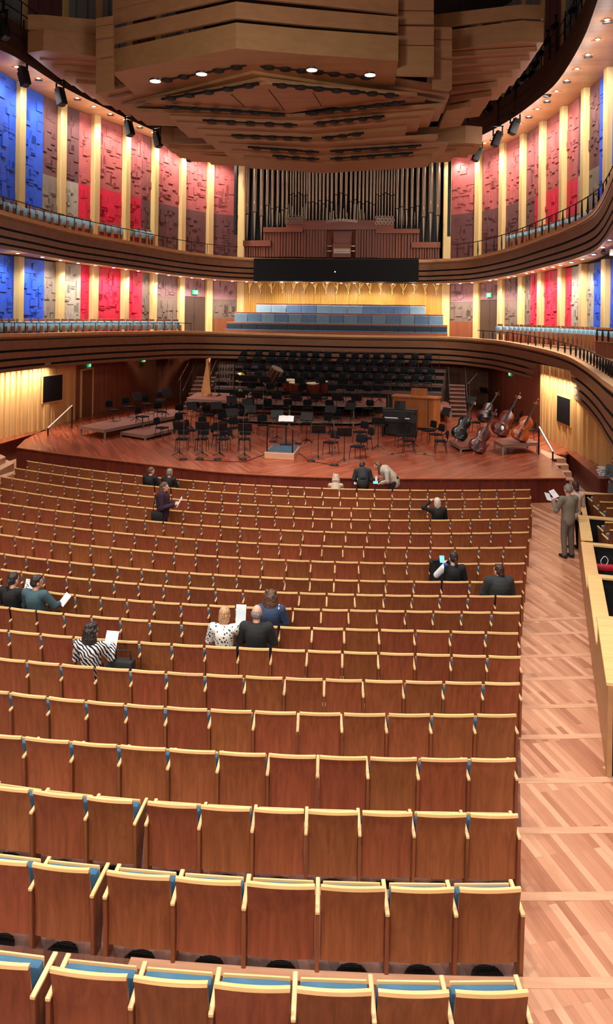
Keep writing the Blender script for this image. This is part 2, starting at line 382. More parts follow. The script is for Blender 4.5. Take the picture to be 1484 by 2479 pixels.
# low cherry parapets beside both stage corners
def parapet(name, pts, h, w, label):
    a = [p for p in pts]; b = offs(a, w); g = MB()
    g.band([[Vector((p.x, p.y, -.01)), Vector((q.x, q.y, -.01)), Vector((q.x, q.y, h-.03)), Vector((p.x, p.y, h-.03))] for p, q in zip(a, b)])
    o = g.build(name, M['cherry']); struct(o, label, 'parapet wall')
    g = MB(); a2 = offs(a, -.02)
    g.band([[Vector((p.x, p.y, h-.03)), Vector((q.x, q.y, h-.03)), Vector((q.x, q.y, h)), Vector((p.x, p.y, h))] for p, q in zip(a2, b)])
    struct(g.build('trim_12' if 'right' in name else 'trim_13', M['stage']))
PR = [atZ(1371, 1092, ZS+.04), atZ(1452, 1158, ZS+.04), atZ(1454, 1159, ZS+.04)]
parapet('wall_right', PR, ZS+.04, .95, 'low dark cherry parapet topped by the programme stack')
PLt = [atZ(-60, 1091, ZS), atZ(0, 1074, ZS), atZ(114, 1041, ZS)]
parapet('wall_left', PLt, ZS, .7, 'low dark cherry parapet under the left slatted wall')
ls = thing('stage_steps', 'light wooden steps at the left end of the front rows', 'steps', tuple(atZ(14, 1130, .3))); o1 = Vector((ls.location.x, ls.location.y, 0)); ls.location.z = 0
for k, (a, b, c, d, z) in enumerate((((-60, 1140), (14, 1106), (2, 1100), (-60, 1122), .5), ((-60, 1170), (34, 1121), (16, 1113), (-60, 1145), .3), ((-60, 1186), (34, 1146), (34, 1140), (-60, 1170), .14))):
    q = [atZ(*p, z) for p in (a, b, c, d)]; m = MB(); m.prism([(p-o1).xy for p in q], 0, z); m.build('step', M['nosing'], ls)
# stage-level walls
ZB = 3.62
def boards(m, a, b, z0, z1, wmin, wmax, dep_):
    L = (b-a).length; t = (b-a).normalized(); n_ = Vector((t.y, -t.x, 0)); x = 0; k = 0
    while x < L:
        w = min(random.uniform(wmin, wmax), L-x); o = random.choice([0, dep_, dep_*2])
        p, q = a+t*x, a+t*(x+w)
        vs = [p-n_*.05, q-n_*.05, q+n_*o, p+n_*o]
        m.prism([v.xy for v in vs], z0, z1); x += w
def boardwall(name, pts, z0, z1, mat, label, wmin=.05, wmax=.2, dp=.045):
    m = MB()
    for a, b in zip(pts, pts[1:]): boards(m, a, b, z0, z1, wmin, wmax, dp)
    return struct(m.build(name, mat), label, 'wall')
boardwall('wall_left', WLB, ZS-.2, ZB+.3, M['slat'], 'maple wall of upright slats left of the stage')
boardwall('wall_left', [WLC[0], WLC[1]], ZS-.2, ZB+.3, M['stagewall'], 'brown wall around the left stage door', .3, .5, .01)
boardwall('wall_left', WLC[1:], ZS-.2, ZB+.3, M['stagewall'], 'tall brown veneered panels left of the orchestra', .8, 1.3, .012)
boardwall('wall_right', WRB, ZS-.2, ZB+.3, M['slat'], 'maple wall of upright slats right of the stage')
RB = [Vector((9.2, BACKY, ZS)), Vector((9.6, 44, ZS)), atZ(1245, 1020, ZS), WRB[0]]
boardwall('wall_right', RB, ZS-.2, ZB+.3, M['stagewall'], 'tall brown veneered panels behind the double basses', .8, 1.3, .012)
boardwall('wall_back', [Vector((-9.2, BACKY, ZS)), Vector((9.2, BACKY, ZS))], ZS-.2, ZB+.3, M['stagewall'], 'brown wall behind the choir risers', .8, 1.3, .012)
def door(n, a, b, z1, label):
    t = (b-a).normalized(); n_ = Vector((t.y, -t.x, 0)); g = MB()
    vs = [a, b, b+n_*.05, a+n_*.05]; g.prism([v.xy for v in vs], ZS, z1)
    d = g.build('door_%d' % n, M['stagewall']); struct(d, label, 'door')
    g = MB(); 
    for p in (a, b): g.prism([(p+t*s+n_*o).xy for s, o in ((-.05, 0), (.05, 0), (.05, .09), (-.05, .09))], ZS, z1+.08)
    g.prism([v.xy for v in (a, b, b+n_*.09, a+n_*.09)], z1, z1+.08); g.build('door_frame', M['slat'], d)
    g = MB(); h = a.lerp(b, .12)+n_*.08; g.tube([Vector((h.x, h.y, ZS+1.0)), Vector((h.x, h.y, ZS+1.15))], .012); g.build('door_handle', M['chrome'], d)
door(1, WLC[0].lerp(WLC[1], .3), WLC[0].lerp(WLC[1], .98), 3.1, 'brown stage door below the left exit sign')
def onseg(a, b, u):
    """point of plan segment a-b seen in image column u"""
    r = ray(u, HY); r.z = 0; e = b-a; den = r.x*e.y-r.y*e.x
    s = ((a.x-CAM.x)*e.y-(a.y-CAM.y)*e.x)/den
    p = CAM+r*s; return p
def zat(p, v, u): 
    return CAM.z-UP.z*0+ray(u, v).z*dep(p)/1.0
def wallscreen(a, b, u0, u1, v0, v1, label):
    p, q = onseg(a, b, u0), onseg(a, b, u1); t = (q-p); t.z = 0; L = t.length; t.normalize(); n_ = Vector((t.y, -t.x, 0))
    c = p.lerp(q, .5); um = (u0+u1)/2; z0, z1 = zat(c, v1, um), zat(c, v0, um)
    s = thing('wall_screen', label, 'screen', (c.x, c.y, (z0+z1)/2), math.atan2(t.y, t.x)); h = (z1-z0)/2
    g = MB(); g.box(-L/2-.06, L/2+.06, -.10, -.03, -h-.06, h+.06); g.build('frame', M['slat'], s, bev=.01)
    g = MB(); g.box(-L/2, L/2, -.115, -.095, -h, h); g.build('display', M['screen'], s)
wallscreen(WLB[1], WLB[2], 102, 148, 909, 971, 'square black screen on the left slatted wall')
wallscreen(WRB[0], WRB[1], 1358, 1389, 962, 1025, 'square black screen on the right slatted wall')
def exit_sign(p, n_, label, w=.42):
    t = thing('exit_sign', label, 'exit sign', tuple(p), math.atan2(n_.y, n_.x)+math.pi/2); h = w*.5
    g = MB(); g.box(-w/2, w/2, -.03, .03, -h/2, h/2); g.build('housing', M['green'], t, bev=.006)
    wm = M['exitwhite'] if 'exitwhite' in M else M.setdefault('exitwhite', emit('exit_white', (235, 255, 245), .8))
    g = MB(); s = h/10
    def px(x0, x1, z0, z1): g.box(x0*s, x1*s, -.034, -.028, z0*s, z1*s)
    px(1.5, 6, -3.8, 3.8)                                              # doorway
    g.build('door_symbol', wm, t)
    g = MB(); px(-3.2, -1.8, 2.2, 3.6); px(-4, -1.4, -.6, 2); px(-5.4, -4, .6, 1.4); px(-1.4, .2, .2, 1); px(-4.6, -3.2, -3.8, -.6); px(-2, -.8, -2.4, -.6); px(-.8, .6, -2.4, -1.5)
    g.build('running_figure', wm, t)
for a, b, u, v, lb in ((WLC[0], WLC[1], 214, 884, 'green running figure exit sign over the left stage door'), (WLC[2], WLC[3], 346, 872, 'green running figure exit sign on the brown wall above the left riser chairs'), (RB[2], RB[3], 1240, 905, 'green running figure exit sign above the double basses')):
    p = onseg(a, b, u); t = (b-a).normalized(); n_ = Vector((t.y, -t.x, 0)); p = p+n_*.08; p.z = zat(p, v, u); exit_sign(p, n_, lb)
# ------------------------------------------------------------------ hall walls with coloured relief panels
WL = [(-58, 32), (45, 35.6), (145, 39.1), (227, 41.4), (302, 43.8), (371, 46.5), (438, 49.3), (505, 51.5), (582, 53)]
WR = [(1079, 51), (1154, 49.2), (1212, 46.7), (1261, 44.3), (1308, 41.4), (1358, 38.5), (1410, 35.4), (1465, 32.5), (1535, 29)]
def wallp(u):
    if u <= 582: d = interp(WL, u)[0]
    elif u >= 1079: d = interp(WR, u)[0]
    else: return CAM+ray(u, HY)*(51.7/ray(u, HY).y)*1.0
    return atD(u, HY, d)
Z1F, Z1C = 4.72, CAM.z+2.45          # balcony one floor and its ceiling
Z2F, Z2C = CAM.z+3.75, CAM.z+10.14   # balcony two floor and the upper soffit
UB, UTOP = CAM.z+6.5, 24.0
def relief(m, a, t, n_, x0, x1, z0, z1, seed, dens):
    rnd = random.Random(seed); w = x1-x0; h = z1-z0
    m.prism([(a+t*x+n_*o).xy for x, o in ((x0, -.08), (x1, -.08), (x1, .0), (x0, .0))], z0, z1)
    for k in range(int(dens*w*h)+2):
        bw = rnd.uniform(.12, .45)*min(w, 1.3); bh = rnd.uniform(.15, .9)*rnd.choice([.5, 1, 1]); d = rnd.choice([.02, .034, .05])
        if rnd.random() < .22: bw, bh, d = rnd.uniform(.2, .5)*w, .03, .04
        cx = rnd.uniform(x0+bw/2, max(x0+bw/2+.001, x1-bw/2)); cz = rnd.uniform(z0+.1+bh/2, max(z0+.11+bh/2, z1-bh/2-.1))
        p0, p1 = max(x0, cx-bw/2), min(x1, cx+bw/2)
        m.prism([(a+t*x+n_*o).xy for x, o in ((p0, -.01), (p1, -.01), (p1, d), (p0, d))], max(z0, cz-bh/2), min(z1, cz+bh/2))
CN = {'B': 'blue', 'R': 'red', 'T': 'taupe', 'S': 'stone grey', 'M': 'maroon', 'P': 'rose', 'D': 'plum', 'K': 'mauve', 'U': 'umber', 'L': 'lilac'}
def bay(a, b, cols, z0, z1, zs, label, grp, seed, dens):
    """one panel between two pilasters; cols = [(fraction, lower colour, upper colour)]"""
    t = (b-a); t.z = 0; L = t.length; t.normalize(); n_ = Vector((t.y, -t.x, 0))
    th = thing('relief_panel', label, 'wall panel', (0, 0, 0), 0, grp)
    c = a.lerp(b, .5); th.location = (c.x, c.y, z0); o = Vector((c.x, c.y, 0))
    x = .0
    for k, (f, lo, hi) in enumerate(cols):
        x1 = x+f*L
        for j, (col, za, zb) in enumerate(((lo, z0, zs), (hi, zs, z1)) if lo != hi else ((lo, z0, z1),)):
            m = MB(); relief(m, a-o-n_*.12, t, n_, x+.003, x1-.003, za-z0+.003, zb-z0-.003, seed*31+k*7+j, dens)
            part(m.build('panel_field', panelmat(col), th), CN[col]+' relief field')
        x = x1
    return th
def pilaster(p, t, z0, z1, k, w=.25, d=.13):
    n_ = Vector((t.y, -t.x, 0)); g = MB()
    g.prism([(p+t*s+n_*o).xy for s, o in ((-w, -.2), (w, -.2), (w, d-.04), (w-.05, d), (-w+.05, d), (-w, d-.04))], z0, z1)
    return struct(g.build('trim_%d' % k, M['pil']))
side_l = [wallp(u) for u, d in WL]; side_r = [wallp(u) for u, d in WR]
# left bays from the frame edge to the organ, right bays from the organ outwards
upL = [[(1, 'B', 'B')], [(.58, 'B', 'B'), (.42, 'T', 'D')], [(.55, 'S', 'D'), (.45, 'R', 'P')], [(1, 'R', 'P')], [(.6, 'R', 'P'), (.4, 'D', 'M')], [(1, 'D', 'P')], [(1, 'D', 'P')], [(1, 'D', 'P')]]
loL = [[(1, 'B', 'B')], [(.66, 'B', 'B'), (.34, 'T', 'T')], [(.68, 'S', 'S'), (.32, 'R', 'R')], [(1, 'R', 'R')], [(.68, 'R', 'R'), (.32, 'U', 'U')], [(1, 'U', 'K')], None, [(1, 'U', 'L')]]
upR = [[(1, 'D', 'P')], [(1, 'D', 'P')], [(1, 'D', 'P')], [(.55, 'D', 'M'), (.45, 'R', 'P')], [(1, 'R', 'P')], [(.62, 'R', 'P'), (.38, 'S', 'D')], [(.55, 'T', 'D'), (.45, 'B', 'B')], [(1, 'B', 'B')]]
loR = [[(1, 'U', 'L')], None, [(1, 'U', 'K')], [(.36, 'U', 'U'), (.64, 'R', 'R')], [(1, 'R', 'R')], [(.36, 'R', 'R'), (.64, 'S', 'S')], [(.36, 'S', 'S'), (.64, 'B', 'B')], [(1, 'B', 'B')]]
def desc(cols):
    cs = []
    for f, lo, hi in cols:
        for c in (hi, lo):
            if CN[c] not in cs: cs.append(CN[c])
    return ' and '.join(cs[:2]) if len(cs) < 3 else ', '.join(cs[:2])+' and '+cs[2]
tk = 20
door_spots = []
for side, pts, up, lo in (('left', side_l, upL, loL), ('right', side_r, upR, loR)):
    nb = len(pts)-1
    for i in range(nb):
        a, b = pts[i], pts[i+1]; t = (b-a).normalized(); a2, b2 = a+t*.25, b-t*.25
        rank = nth(nb-i if side == 'left' else i+1)
        bay(a2, b2, up[i], Z2F, Z2C-.02, UB, '%s relief panel above the upper balcony, %s bay %s of organ' % (desc(up[i]), rank, side), 'upper relief panels', 100+i+50*(side == 'right'), 3.6)
        if lo[i]:
            zb = Z1F+(1.0 if (side, i) in (('left', nb-1), ('right', 0)) else 0)
            bay(a2, b2, lo[i], zb, Z1C-.02, Z1C-1.45, '%s relief panel above the lower balcony, %s bay %s of organ' % (desc(lo[i]), rank, side), 'lower relief panels', 200+i+50*(side == 'right'), 5)
            if zb > Z1F:
                g = MB(); boards(g, a2-Vector((t.y, -t.x, 0))*.1, b2-Vector((t.y, -t.x, 0))*.1, Z1F, zb, .12, .2, .004)
                struct(g.build('wall_'+side, M['stagewall']), 'warm wooden dado beside the choir benches, %s' % side, 'dado')
        else:
            bay(a2, b2, [(1, 'L', 'L')], Z1F+2.35, Z1C-.02, 99, 'lilac relief wall panel over the brown balcony door, %s side' % side, 'lower relief panels', 300+i, 5)
            n_ = Vector((t.y, -t.x, 0)); g = MB(); L = (b2-a2).length
            g.prism([(a2-n_*.14).xy, (b2-n_*.14).xy, (b2-n_*.10).xy, (a2-n_*.10).xy], Z1F, Z1F+2.33)
            dd = g.build('door_%d' % (2 if side == 'left' else 3), M['darkbrown']); struct(dd, 'dark brown double door on the lower balcony, %s of the choir' % side, 'door')
            for k in range(2):
                g = MB(); g.prism([(a2+t*x+n_*o).xy for x, o in ((L*k/2+.02, -.1), (L*(k+1)/2-.02, -.1), (L*(k+1)/2-.02, -.07), (L*k/2+.02, -.07))], Z1F, Z1F+2.3); lf = g.build('door_leaf', M['darkbrown'], dd, bev=.006)
                g = MB(); h = a2+t*(L/2+(.08 if k else -.08))-n_*.04; g.tube([Vector((h.x, h.y, Z1F+.95)), Vector((h.x, h.y, Z1F+1.2))], .014); g.build('door_handle', M['chrome'], lf)
            pm = a2.lerp(b2, .5)-n_*.02; exit_sign(Vector((pm.x, pm.y, Z1F+2.62)), n_, 'green running figure exit sign over the %s balcony door' % side, .55)
    for i, p in enumerate(pts):
        t = (pts[min(i+1, nb)]-pts[max(i-1, 0)]).normalized()
        if side == 'left' and i == nb or side == 'right' and i == 0: t = Vector((1, 0, 0))
        for z0, z1 in ((Z1F, Z1C), (Z2F, Z2C), (Z2C, UTOP)):
            pilaster(p, t, z0, z1, tk); tk += 1
    # backing wall and the plain upper storey behind the gallery
    off_ = offs(pts, .35); g = MB(); g.strip(lift(off_, Z1F-.3), lift(off_, UTOP))
    struct(g.build('wall_'+side, M['darkbrown']), 'dark backing wall behind the relief panels, %s side' % side, 'wall')
    for i in range(nb):
        a, b = pts[i], pts[i+1]; t = (b-a).normalized(); n_ = Vector((t.y, -t.x, 0)); g = MB()
        for k in range(3):
            x0, x1 = (b-a).length*(k+.08)/3, (b-a).length*(k+.92)/3
            g.prism([(a+t*x+n_*o).xy for x, o in ((x0, -.2), (x1, -.2), (x1, .05), (x0, .05))], Z2C+.1, UTOP)
        struct(g.build('wall_'+side, [M['grey'], panelmat('D'), M['grey']][i % 3]), 'tall plain panel behind the upper gallery, %s bay of the %s wall' % (nth(i+1), side), 'wall')
# ------------------------------------------------------------------ balconies
FR = (0, .125, .185, .43, .495, .655, .72, .85, .91, 1)
def balcony(tab, H, zfloor, name, label, lip=.34):
    top = spline([atD(u, v, d) for u, v, d in tab], 6)
    nrm = []
    for i in range(len(top)):
        t = top[min(i+1, len(top)-1)]-top[max(i-1, 0)]; t.z = 0; t.normalize(); nrm.append(Vector((t.y, -t.x, 0)))
    wl = [wallp(proju(p)) for p in top]
    g = MB(); secs = []
    for p, n_ in zip(top, nrm):
        s = []
        for k, f in enumerate(FR): 
            s.append(Vector((p.x, p.y, p.z-H*f))-n_*.10*f)
        secs.append(s)
    for k in range(9):
        g.cm = 1 if k in (1, 3, 5, 7) else 0
        ins = .10 if g.cm else 0
        A = [s[k]-n_*ins for s, n_ in zip(secs, nrm)]; B = [s[k+1]-n_*ins for s, n_ in zip(secs, nrm)]
        g.strip(A, B)
        if g.cm:
            g.strip([s[k] for s in secs], A); g.strip(B, [s[k+1] for s in secs])
    fas = struct(g.build('trim_%d' % (200 if 'upper' in label else 220), [M['fascia'], M['groove']], smooth=30), label, 'balcony front')
    # broad ledge on top of the front
    g = MB(); g.band([[p+n_*.03-UP*.12, p+n_*.03, p-n_*lip, p-n_*lip-UP*.45] for p, n_ in zip(top, nrm)])
    struct(g.build('trim_%d' % (201 if 'upper' in label else 221), M['ledge'], smooth=30), 'pale ledge along the '+label.split(' of ')[-1], 'ledge')
    inn = [p-n_*(lip-.02) for p, n_ in zip(top, nrm)]
    low = [Vector((p.x, p.y, min(zfloor, p.z-.02))) for p in inn]; g = MB(); g.strip(low, lift(wl, zfloor)); g.strip(low, inn)
    struct(g.build('floor', M['deck']), 'floor of the '+label.split(' of ')[-1], 'balcony floor')
    bot = [s[-1] for s in secs]
    g = MB(); g.strip(bot, [Vector((w.x, w.y, b.z if 'lower' in label else max(b.z, Z1C-.3))) for w, b in zip(wl, bot)])
    struct(g.build('ceiling', M['soffit'], smooth=40), 'underside of the '+label.split(' of ')[-1], 'ceiling')
    return top, nrm, wl, fas
B2T = [(-60, 484, 28.2), (0, 508, 31), (88, 533, 34.6), (175, 556, 37.7), (260, 573, 40.5), (350, 590, 43.6), (437, 606, 46.6), (520, 617, 48.9), (620, 624, 50.2), (826, 627.5, 50.4), (1000, 630, 49.8), (1060, 628, 49), (1143, 621, 46.6), (1231, 600, 42.2), (1317, 569, 37), (1374, 546, 33.6), (1426, 517, 30), (1454, 483, 27), (1484, 412, 22.5), (1500, 350, 19.5)]
B1T = [(-60, 812, 28.6), (0, 808, 31.3), (120, 806, 35.6), (243, 803, 39.5), (340, 802, 42.5), (437, 801, 45.2), (560, 804, 47.2), (826, 811, 47.5), (1060, 814, 46), (1160, 820, 44), (1219, 826, 41), (1309, 843, 36.2), (1369, 860, 32.6), (1408, 880, 28.6), (1440, 902, 24.2), (1462, 919, 20.5), (1484, 934, 17.5), (1510, 955, 14.5)]
T2, N2, W2, FAS2 = balcony(B2T, 1.45, Z2F, 'upper', 'curved brown front of the upper balcony')
T1, N1, W1, FAS1 = balcony(B1T, 1.55, Z1F, 'lower', 'curved brown front of the lower balcony')
def railing(name, label, path, h0, h1, step, taper, cat='railing'):
    """a rail carried by posts standing along the path"""
    c = path[len(path)//2]; t = thing(name, label, cat, tuple(c)); o = Vector(c)
    g = MB(); g.band([[p-o+UP*h1+s for s in (Vector((.02, .02, 0)), Vector((-.02, -.02, 0)), Vector((-.02, -.02, .035)), Vector((.02, .02, .035)))] for p in path])
    g.build('rail', M['blackmetal'], t)
    for p, tg in walk(path, step, step/2):
        m = MB(); q = p-o; r0, r1 = (.045, .022) if taper else (.018, .018)
        m.tube([q+UP*h0, q+UP*(h0+(h1-h0)*.45), q+UP*h1], [r0*.6, r0, r1], 6); m.build('post', M['blackmetal'], t)
def sub(path, ua, ub): return [p for p in path if ua <= proju(p) <= ub]
in1 = [p-n*.26 for p, n in zip(T1, N1)]; in2 = [p-n*.26 for p, n in zip(T2, N2)]
railing('balcony_railing', 'thin black railing in front of the left lower balcony seats', sub(in1, -40, 470), 0, .42, .95, False)
railing('balcony_railing', 'black railing with tapered posts in front of the right lower balcony seats', sub(in1, 1150, 1520), 0, .42, .95, True)
railing('balcony_railing', 'thin black railing in front of the left upper balcony seats', sub(in2, -40, 575), 0, .62, 1.3, False)
railing('balcony_railing', 'black railing climbing along the right upper balcony', sub(in2, 1090, 1500), 0, .85, .95, True)
g_ = thing('led_screen', 'long black display screen hanging on the front of the upper balcony', 'screen', tuple(atY(814, 655, 48.75)))
oz = Vector(g_.location); p0, p1 = atY(615, 628, 48.75)-oz, atY(1013, 683, 48.75)-oz
m = MB(); m.box(p0.x, p1.x, -.06, .9, p1.z, p0.z); m.build('display', M['screen'], g_, bev=.01)
m = MB(); m.box(p0.x, p1.x, -.08, .1, p0.z, p0.z+.05); m.build('frame', M['blackmetal'], g_)
m = MB(); q = atY(811, 658, 48.69)-oz; m.ball((q.x, q.y, q.z), .035); part(m.build('indicator', emit('indicator_white', (240, 240, 235), 3), g_), 'tiny white indicator light')
# upper soffit ring, gallery front and its railing
SI = [(-60, 88), (0, 113), (53, 140), (158, 207), (260, 258), (330, 292), (400, 322), (480, 350), (560, 366), (826, 374), (1090, 358), (1150, 330), (1200, 305), (1250, 274), (1300, 236), (1351, 189), (1408, 95), (1444, 0), (1476, -100)]
inner = spline([atZ(u, v, Z2C) for u, v in SI], 4)
wl = [wallp(min(1535, proju(p)+(0 if proju(p) < 826 else 0))) for p in inner]
outl = lift(offs([wallp(u) for u in list(range(-60, 583, 40))], .3), Z2C); outr = lift(offs([wallp(u) for u in list(range(1079, 1536, 38))], .3), Z2C)
def ringstrip(a, b, name, mat, label):
    """strip between two polylines resampled to equal counts"""
    def rs(pl, n):
        L = sum((q-p).length for p, q in zip(pl, pl[1:])); return [p for p, t in walk(pl, L/n*.99999)][:n+1]
    A, B = rs(a, 40), rs(b, 40); g = MB(); g.strip(A, B); return struct(g.build(name, mat, smooth=40), label, 'ceiling')
ringstrip([p for p in inner if proju(p) < 575], outl, 'ceiling', M['soffit'], 'lit soffit above the left upper balcony')
ringstrip([p for p in inner if proju(p) > 1085], outr, 'ceiling', M['soffit'], 'lit soffit above the right upper balcony')
g = MB(); nn = offs(inner, .0); g.cm = 0
prof = ((0, -.12), (0, .25), (.04, .3), (.04, .75), (.08, .8), (.08, 1.3), (.3, 1.32))
for k in range(len(prof)-1):
    g.strip([Vector((p.x, p.y, Z2C+prof[k][1])) for p in offs(inner, prof[k][0])], [Vector((p.x, p.y, Z2C+prof[k+1][1])) for p in offs(inner, prof[k+1][0])])
g.strip([Vector((p.x, p.y, Z2C+1.32)) for p in offs(inner, .3)], [Vector((p.x, p.y, Z2C+1.32)) for p in offs(inner, 1.2)])
struct(g.build('trim_240', M['gallery'], smooth=40), 'dark brown front of the technical gallery', 'gallery front')
gl = lift(offs(inner, .12), Z2C+1.3)
for lo_, hi_, lb in ((-70, 560, 'black two bar railing on the left technical gallery'), (1095, 1484, 'black two bar railing on the right technical gallery')):
    pth = sub(gl, lo_, hi_); c = pth[len(pth)//2]; t = thing('gallery_railing', lb, 'railing', tuple(c)); o = Vector(c)
    for h in (.5, 1.0):
        m = MB(); m.tube([p-o+UP*h for p in pth], .025, 6); m.build('rail', M['blackmetal'], t)
    for p, tg in walk(pth, 1.15, .4):
        m = MB(); m.tube([p-o, p-o+UP*1.0], .025, 6); m.build('post', M['blackmetal'], t)
m = MB(); m.box(-26, 28, -10, 62, UTOP, UTOP+.2); struct(m.build('ceiling', plain('ceiling_dark', (30, 26, 24), .9)), 'dark ceiling above the canopy', 'ceiling')
for sd, xx, yy, lb in (('left', wallp(-58), -1, 'dark wall continuing behind the left balconies'), ('right', wallp(1535), 1, 'dark wall continuing behind the right balconies')):
    q = Vector((xx.x+yy*3.2, -9.5, 0)); p = xx+Vector((yy*.25, 0, 0)); t = (q-p).normalized() if yy > 0 else (p-q).normalized(); g = MB(); g.prism([v.xy for v in (p, q, q+Vector((yy*.2, 0, 0)), p+Vector((yy*.2, 0, 0)))], 0, UTOP)
    struct(g.build('wall_'+sd, M['stagewall']), lb, 'wall')
m = MB(); m.box(-16, 24, -9.9, -9.7, 0, UTOP); struct(m.build('wall_rear', M['stagewall']), 'brown rear wall of the hall behind the viewer', 'wall')
m = MB(); m.box(-26, 28, 55, 55.2, 0, UTOP); struct(m.build('wall_back', plain('organ_niche_black', (16, 14, 13), .9)), 'black wall behind the organ', 'wall')
# ------------------------------------------------------------------ stalls seating
# measured once from the hall plan: for each row (stage to rear) the line of the seat tops and the gaps between seats
ROWS = [
 ([2.35,-17.17,20.2,1179.5], [64.6,94.6,126.4,158.0,190.4,222.3,256.2,291.1,326.6,361.4,396.3,431.2,467.6,505.2,542.5,580.4,618.6,657.4,697.1,736.2,779.3,821.4,863.9,907.3,950.4,992.8,1035.9,1077.7,1119.9,1162.0,1203.5,1245.1,1285.4]),
 ([2.07,-17.96,19.88,1201.85], [34.0,62.2,91.0,121.9,152.5,186.8,221.6,257.1,294.1,332.6,373.6,413.0,453.7,496.7,536.1,576.1,616.8,656.5,698.0,739.3,781.7,824.2,865.5,907.0,949.1,993.7,1038.0,1081.3,1125.9,1166.2,1207.2,1248.1,1287.5]),
 ([2.68,-17.66,18.21,1226.64], [0.0,27.9,59.1,89.8,121.3,154.6,188.6,223.5,259.2,296.5,334.1,374.5,416.0,455.2,496.7,538.2,581.3,624.1,667.4,710.2,756.9,803.9,850.9,897.6,944.3,990.4,1035.9,1078.9,1119.9,1162.0,1204.5,1248.1,1288.1]),
 ([2.51,-17.79,17.3,1253.78], [0.9,31.8,65.2,101.0,139.5,179.8,220.4,262.3,306.9,351.7,397.2,443.0,486.7,530.7,574.9,619.8,665.0,710.8,756.9,803.0,850.6,896.4,942.5,992.2,1041.9,1090.7,1139.6,1187.5,1235.4,1280.9]),
 ([0.98,-16.75,19.07,1284.69], [-14.6,20.3,55.2,93.4,134.3,177.4,218.6,261.4,305.6,350.2,395.1,440.9,487.0,533.7,581.0,628.0,679.5,732.6,784.8,837.2,889.4,941.9,994.3,1044.4,1092.9,1141.4,1189.6,1236.9,1281.5]),
 ([1.44,-14.97,18.81,1319.02], [0.9,44.6,85.8,131.0,176.8,223.8,274.4,325.0,376.9,425.4,474.9,524.6,574.0,624.1,675.0,727.1,778.7,830.2,881.2,933.4,984.9,1042.5,1101.4,1160.2,1219.6,1275.4]),
 ([1.59,-14.16,18.7,1356.66], [-7.6,34.9,77.9,122.8,168.6,217.7,266.8,316.9,369.0,420.6,473.1,526.1,579.8,633.8,692.3,751.4,810.8,869.1,930.3,985.8,1041.0,1100.4,1158.7,1216.9,1272.4]),
 ([1.71,-13.23,18.15,1400.51], [10.6,62.2,114.3,168.3,225.9,283.5,342.6,402.4,458.2,515.5,572.5,630.1,688.3,749.6,808.4,869.1,934.9,1002.5,1069.8,1137.4,1205.1,1267.8]),
 ([2.27,-11.84,16.82,1434.8], [0.0,51.5,104.6,159.8,216.2,275.0,334.4,395.1,455.8,521.6,588.3,655.6,723.2,790.8,860.0,929.7,997.4,1065.3,1133.5,1199.6,1264.8]),
 ([4.16,-9.76,14.14,1473.3], [-9.1,52.2,114.6,181.0,242.6,306.9,372.0,437.6,504.3,571.6,639.2,708.4,777.2,844.8,913.1,981.3,1048.9,1117.7,1190.5,1260.2]),
 ([4.22,-6.61,15.18,1518.53], [23.3,87.3,153.7,221.3,290.5,361.7,439.1,516.7,595.9,675.0,754.4,833.9,919.1,1004.9,1091.0,1176.3,1258.1]),
 ([2.68,-6.19,18.57,1573.71], [20.6,97.9,178.0,259.2,336.6,415.4,494.6,574.9,654.7,741.7,829.0,917.0,1004.9,1092.6,1179.9,1263.3]),
 ([2.17,-7.97,16.59,1641.82], [64.3,146.5,229.5,315.3,401.5,495.8,591.0,687.7,784.8,880.3,978.3,1074.4,1170.2,1262.4]),
 ([3.45,-10.61,11.66,1724.59], [24.0,114.3,207.7,303.4,399.5,505.8,613.0,721.0,828.6,937.2,1044.8,1151.6,1253.9]),
 ([0.4,-10.4,17.66,1828.54], [56.5,171.3,286.9,405.7,525.8,647.6,769.4,891.8,1014.1,1136.4,1253.0]),
 ([3.73,-9.89,16.53,1961.1], [74.7,206.0,339.0,481.8,610.8,741.4,872.2,1003.9,1133.8,1259.2]),
 ([-14.06,21.13,2142.14], [72.8,237.0,418.0,590.6,769.8,939.6,1106.0,1268.0]),
 ([-14.31,21.91,2392.08], [96.0,316.0,511.0,711.0,908.0,1095.0,1287.0]),
]

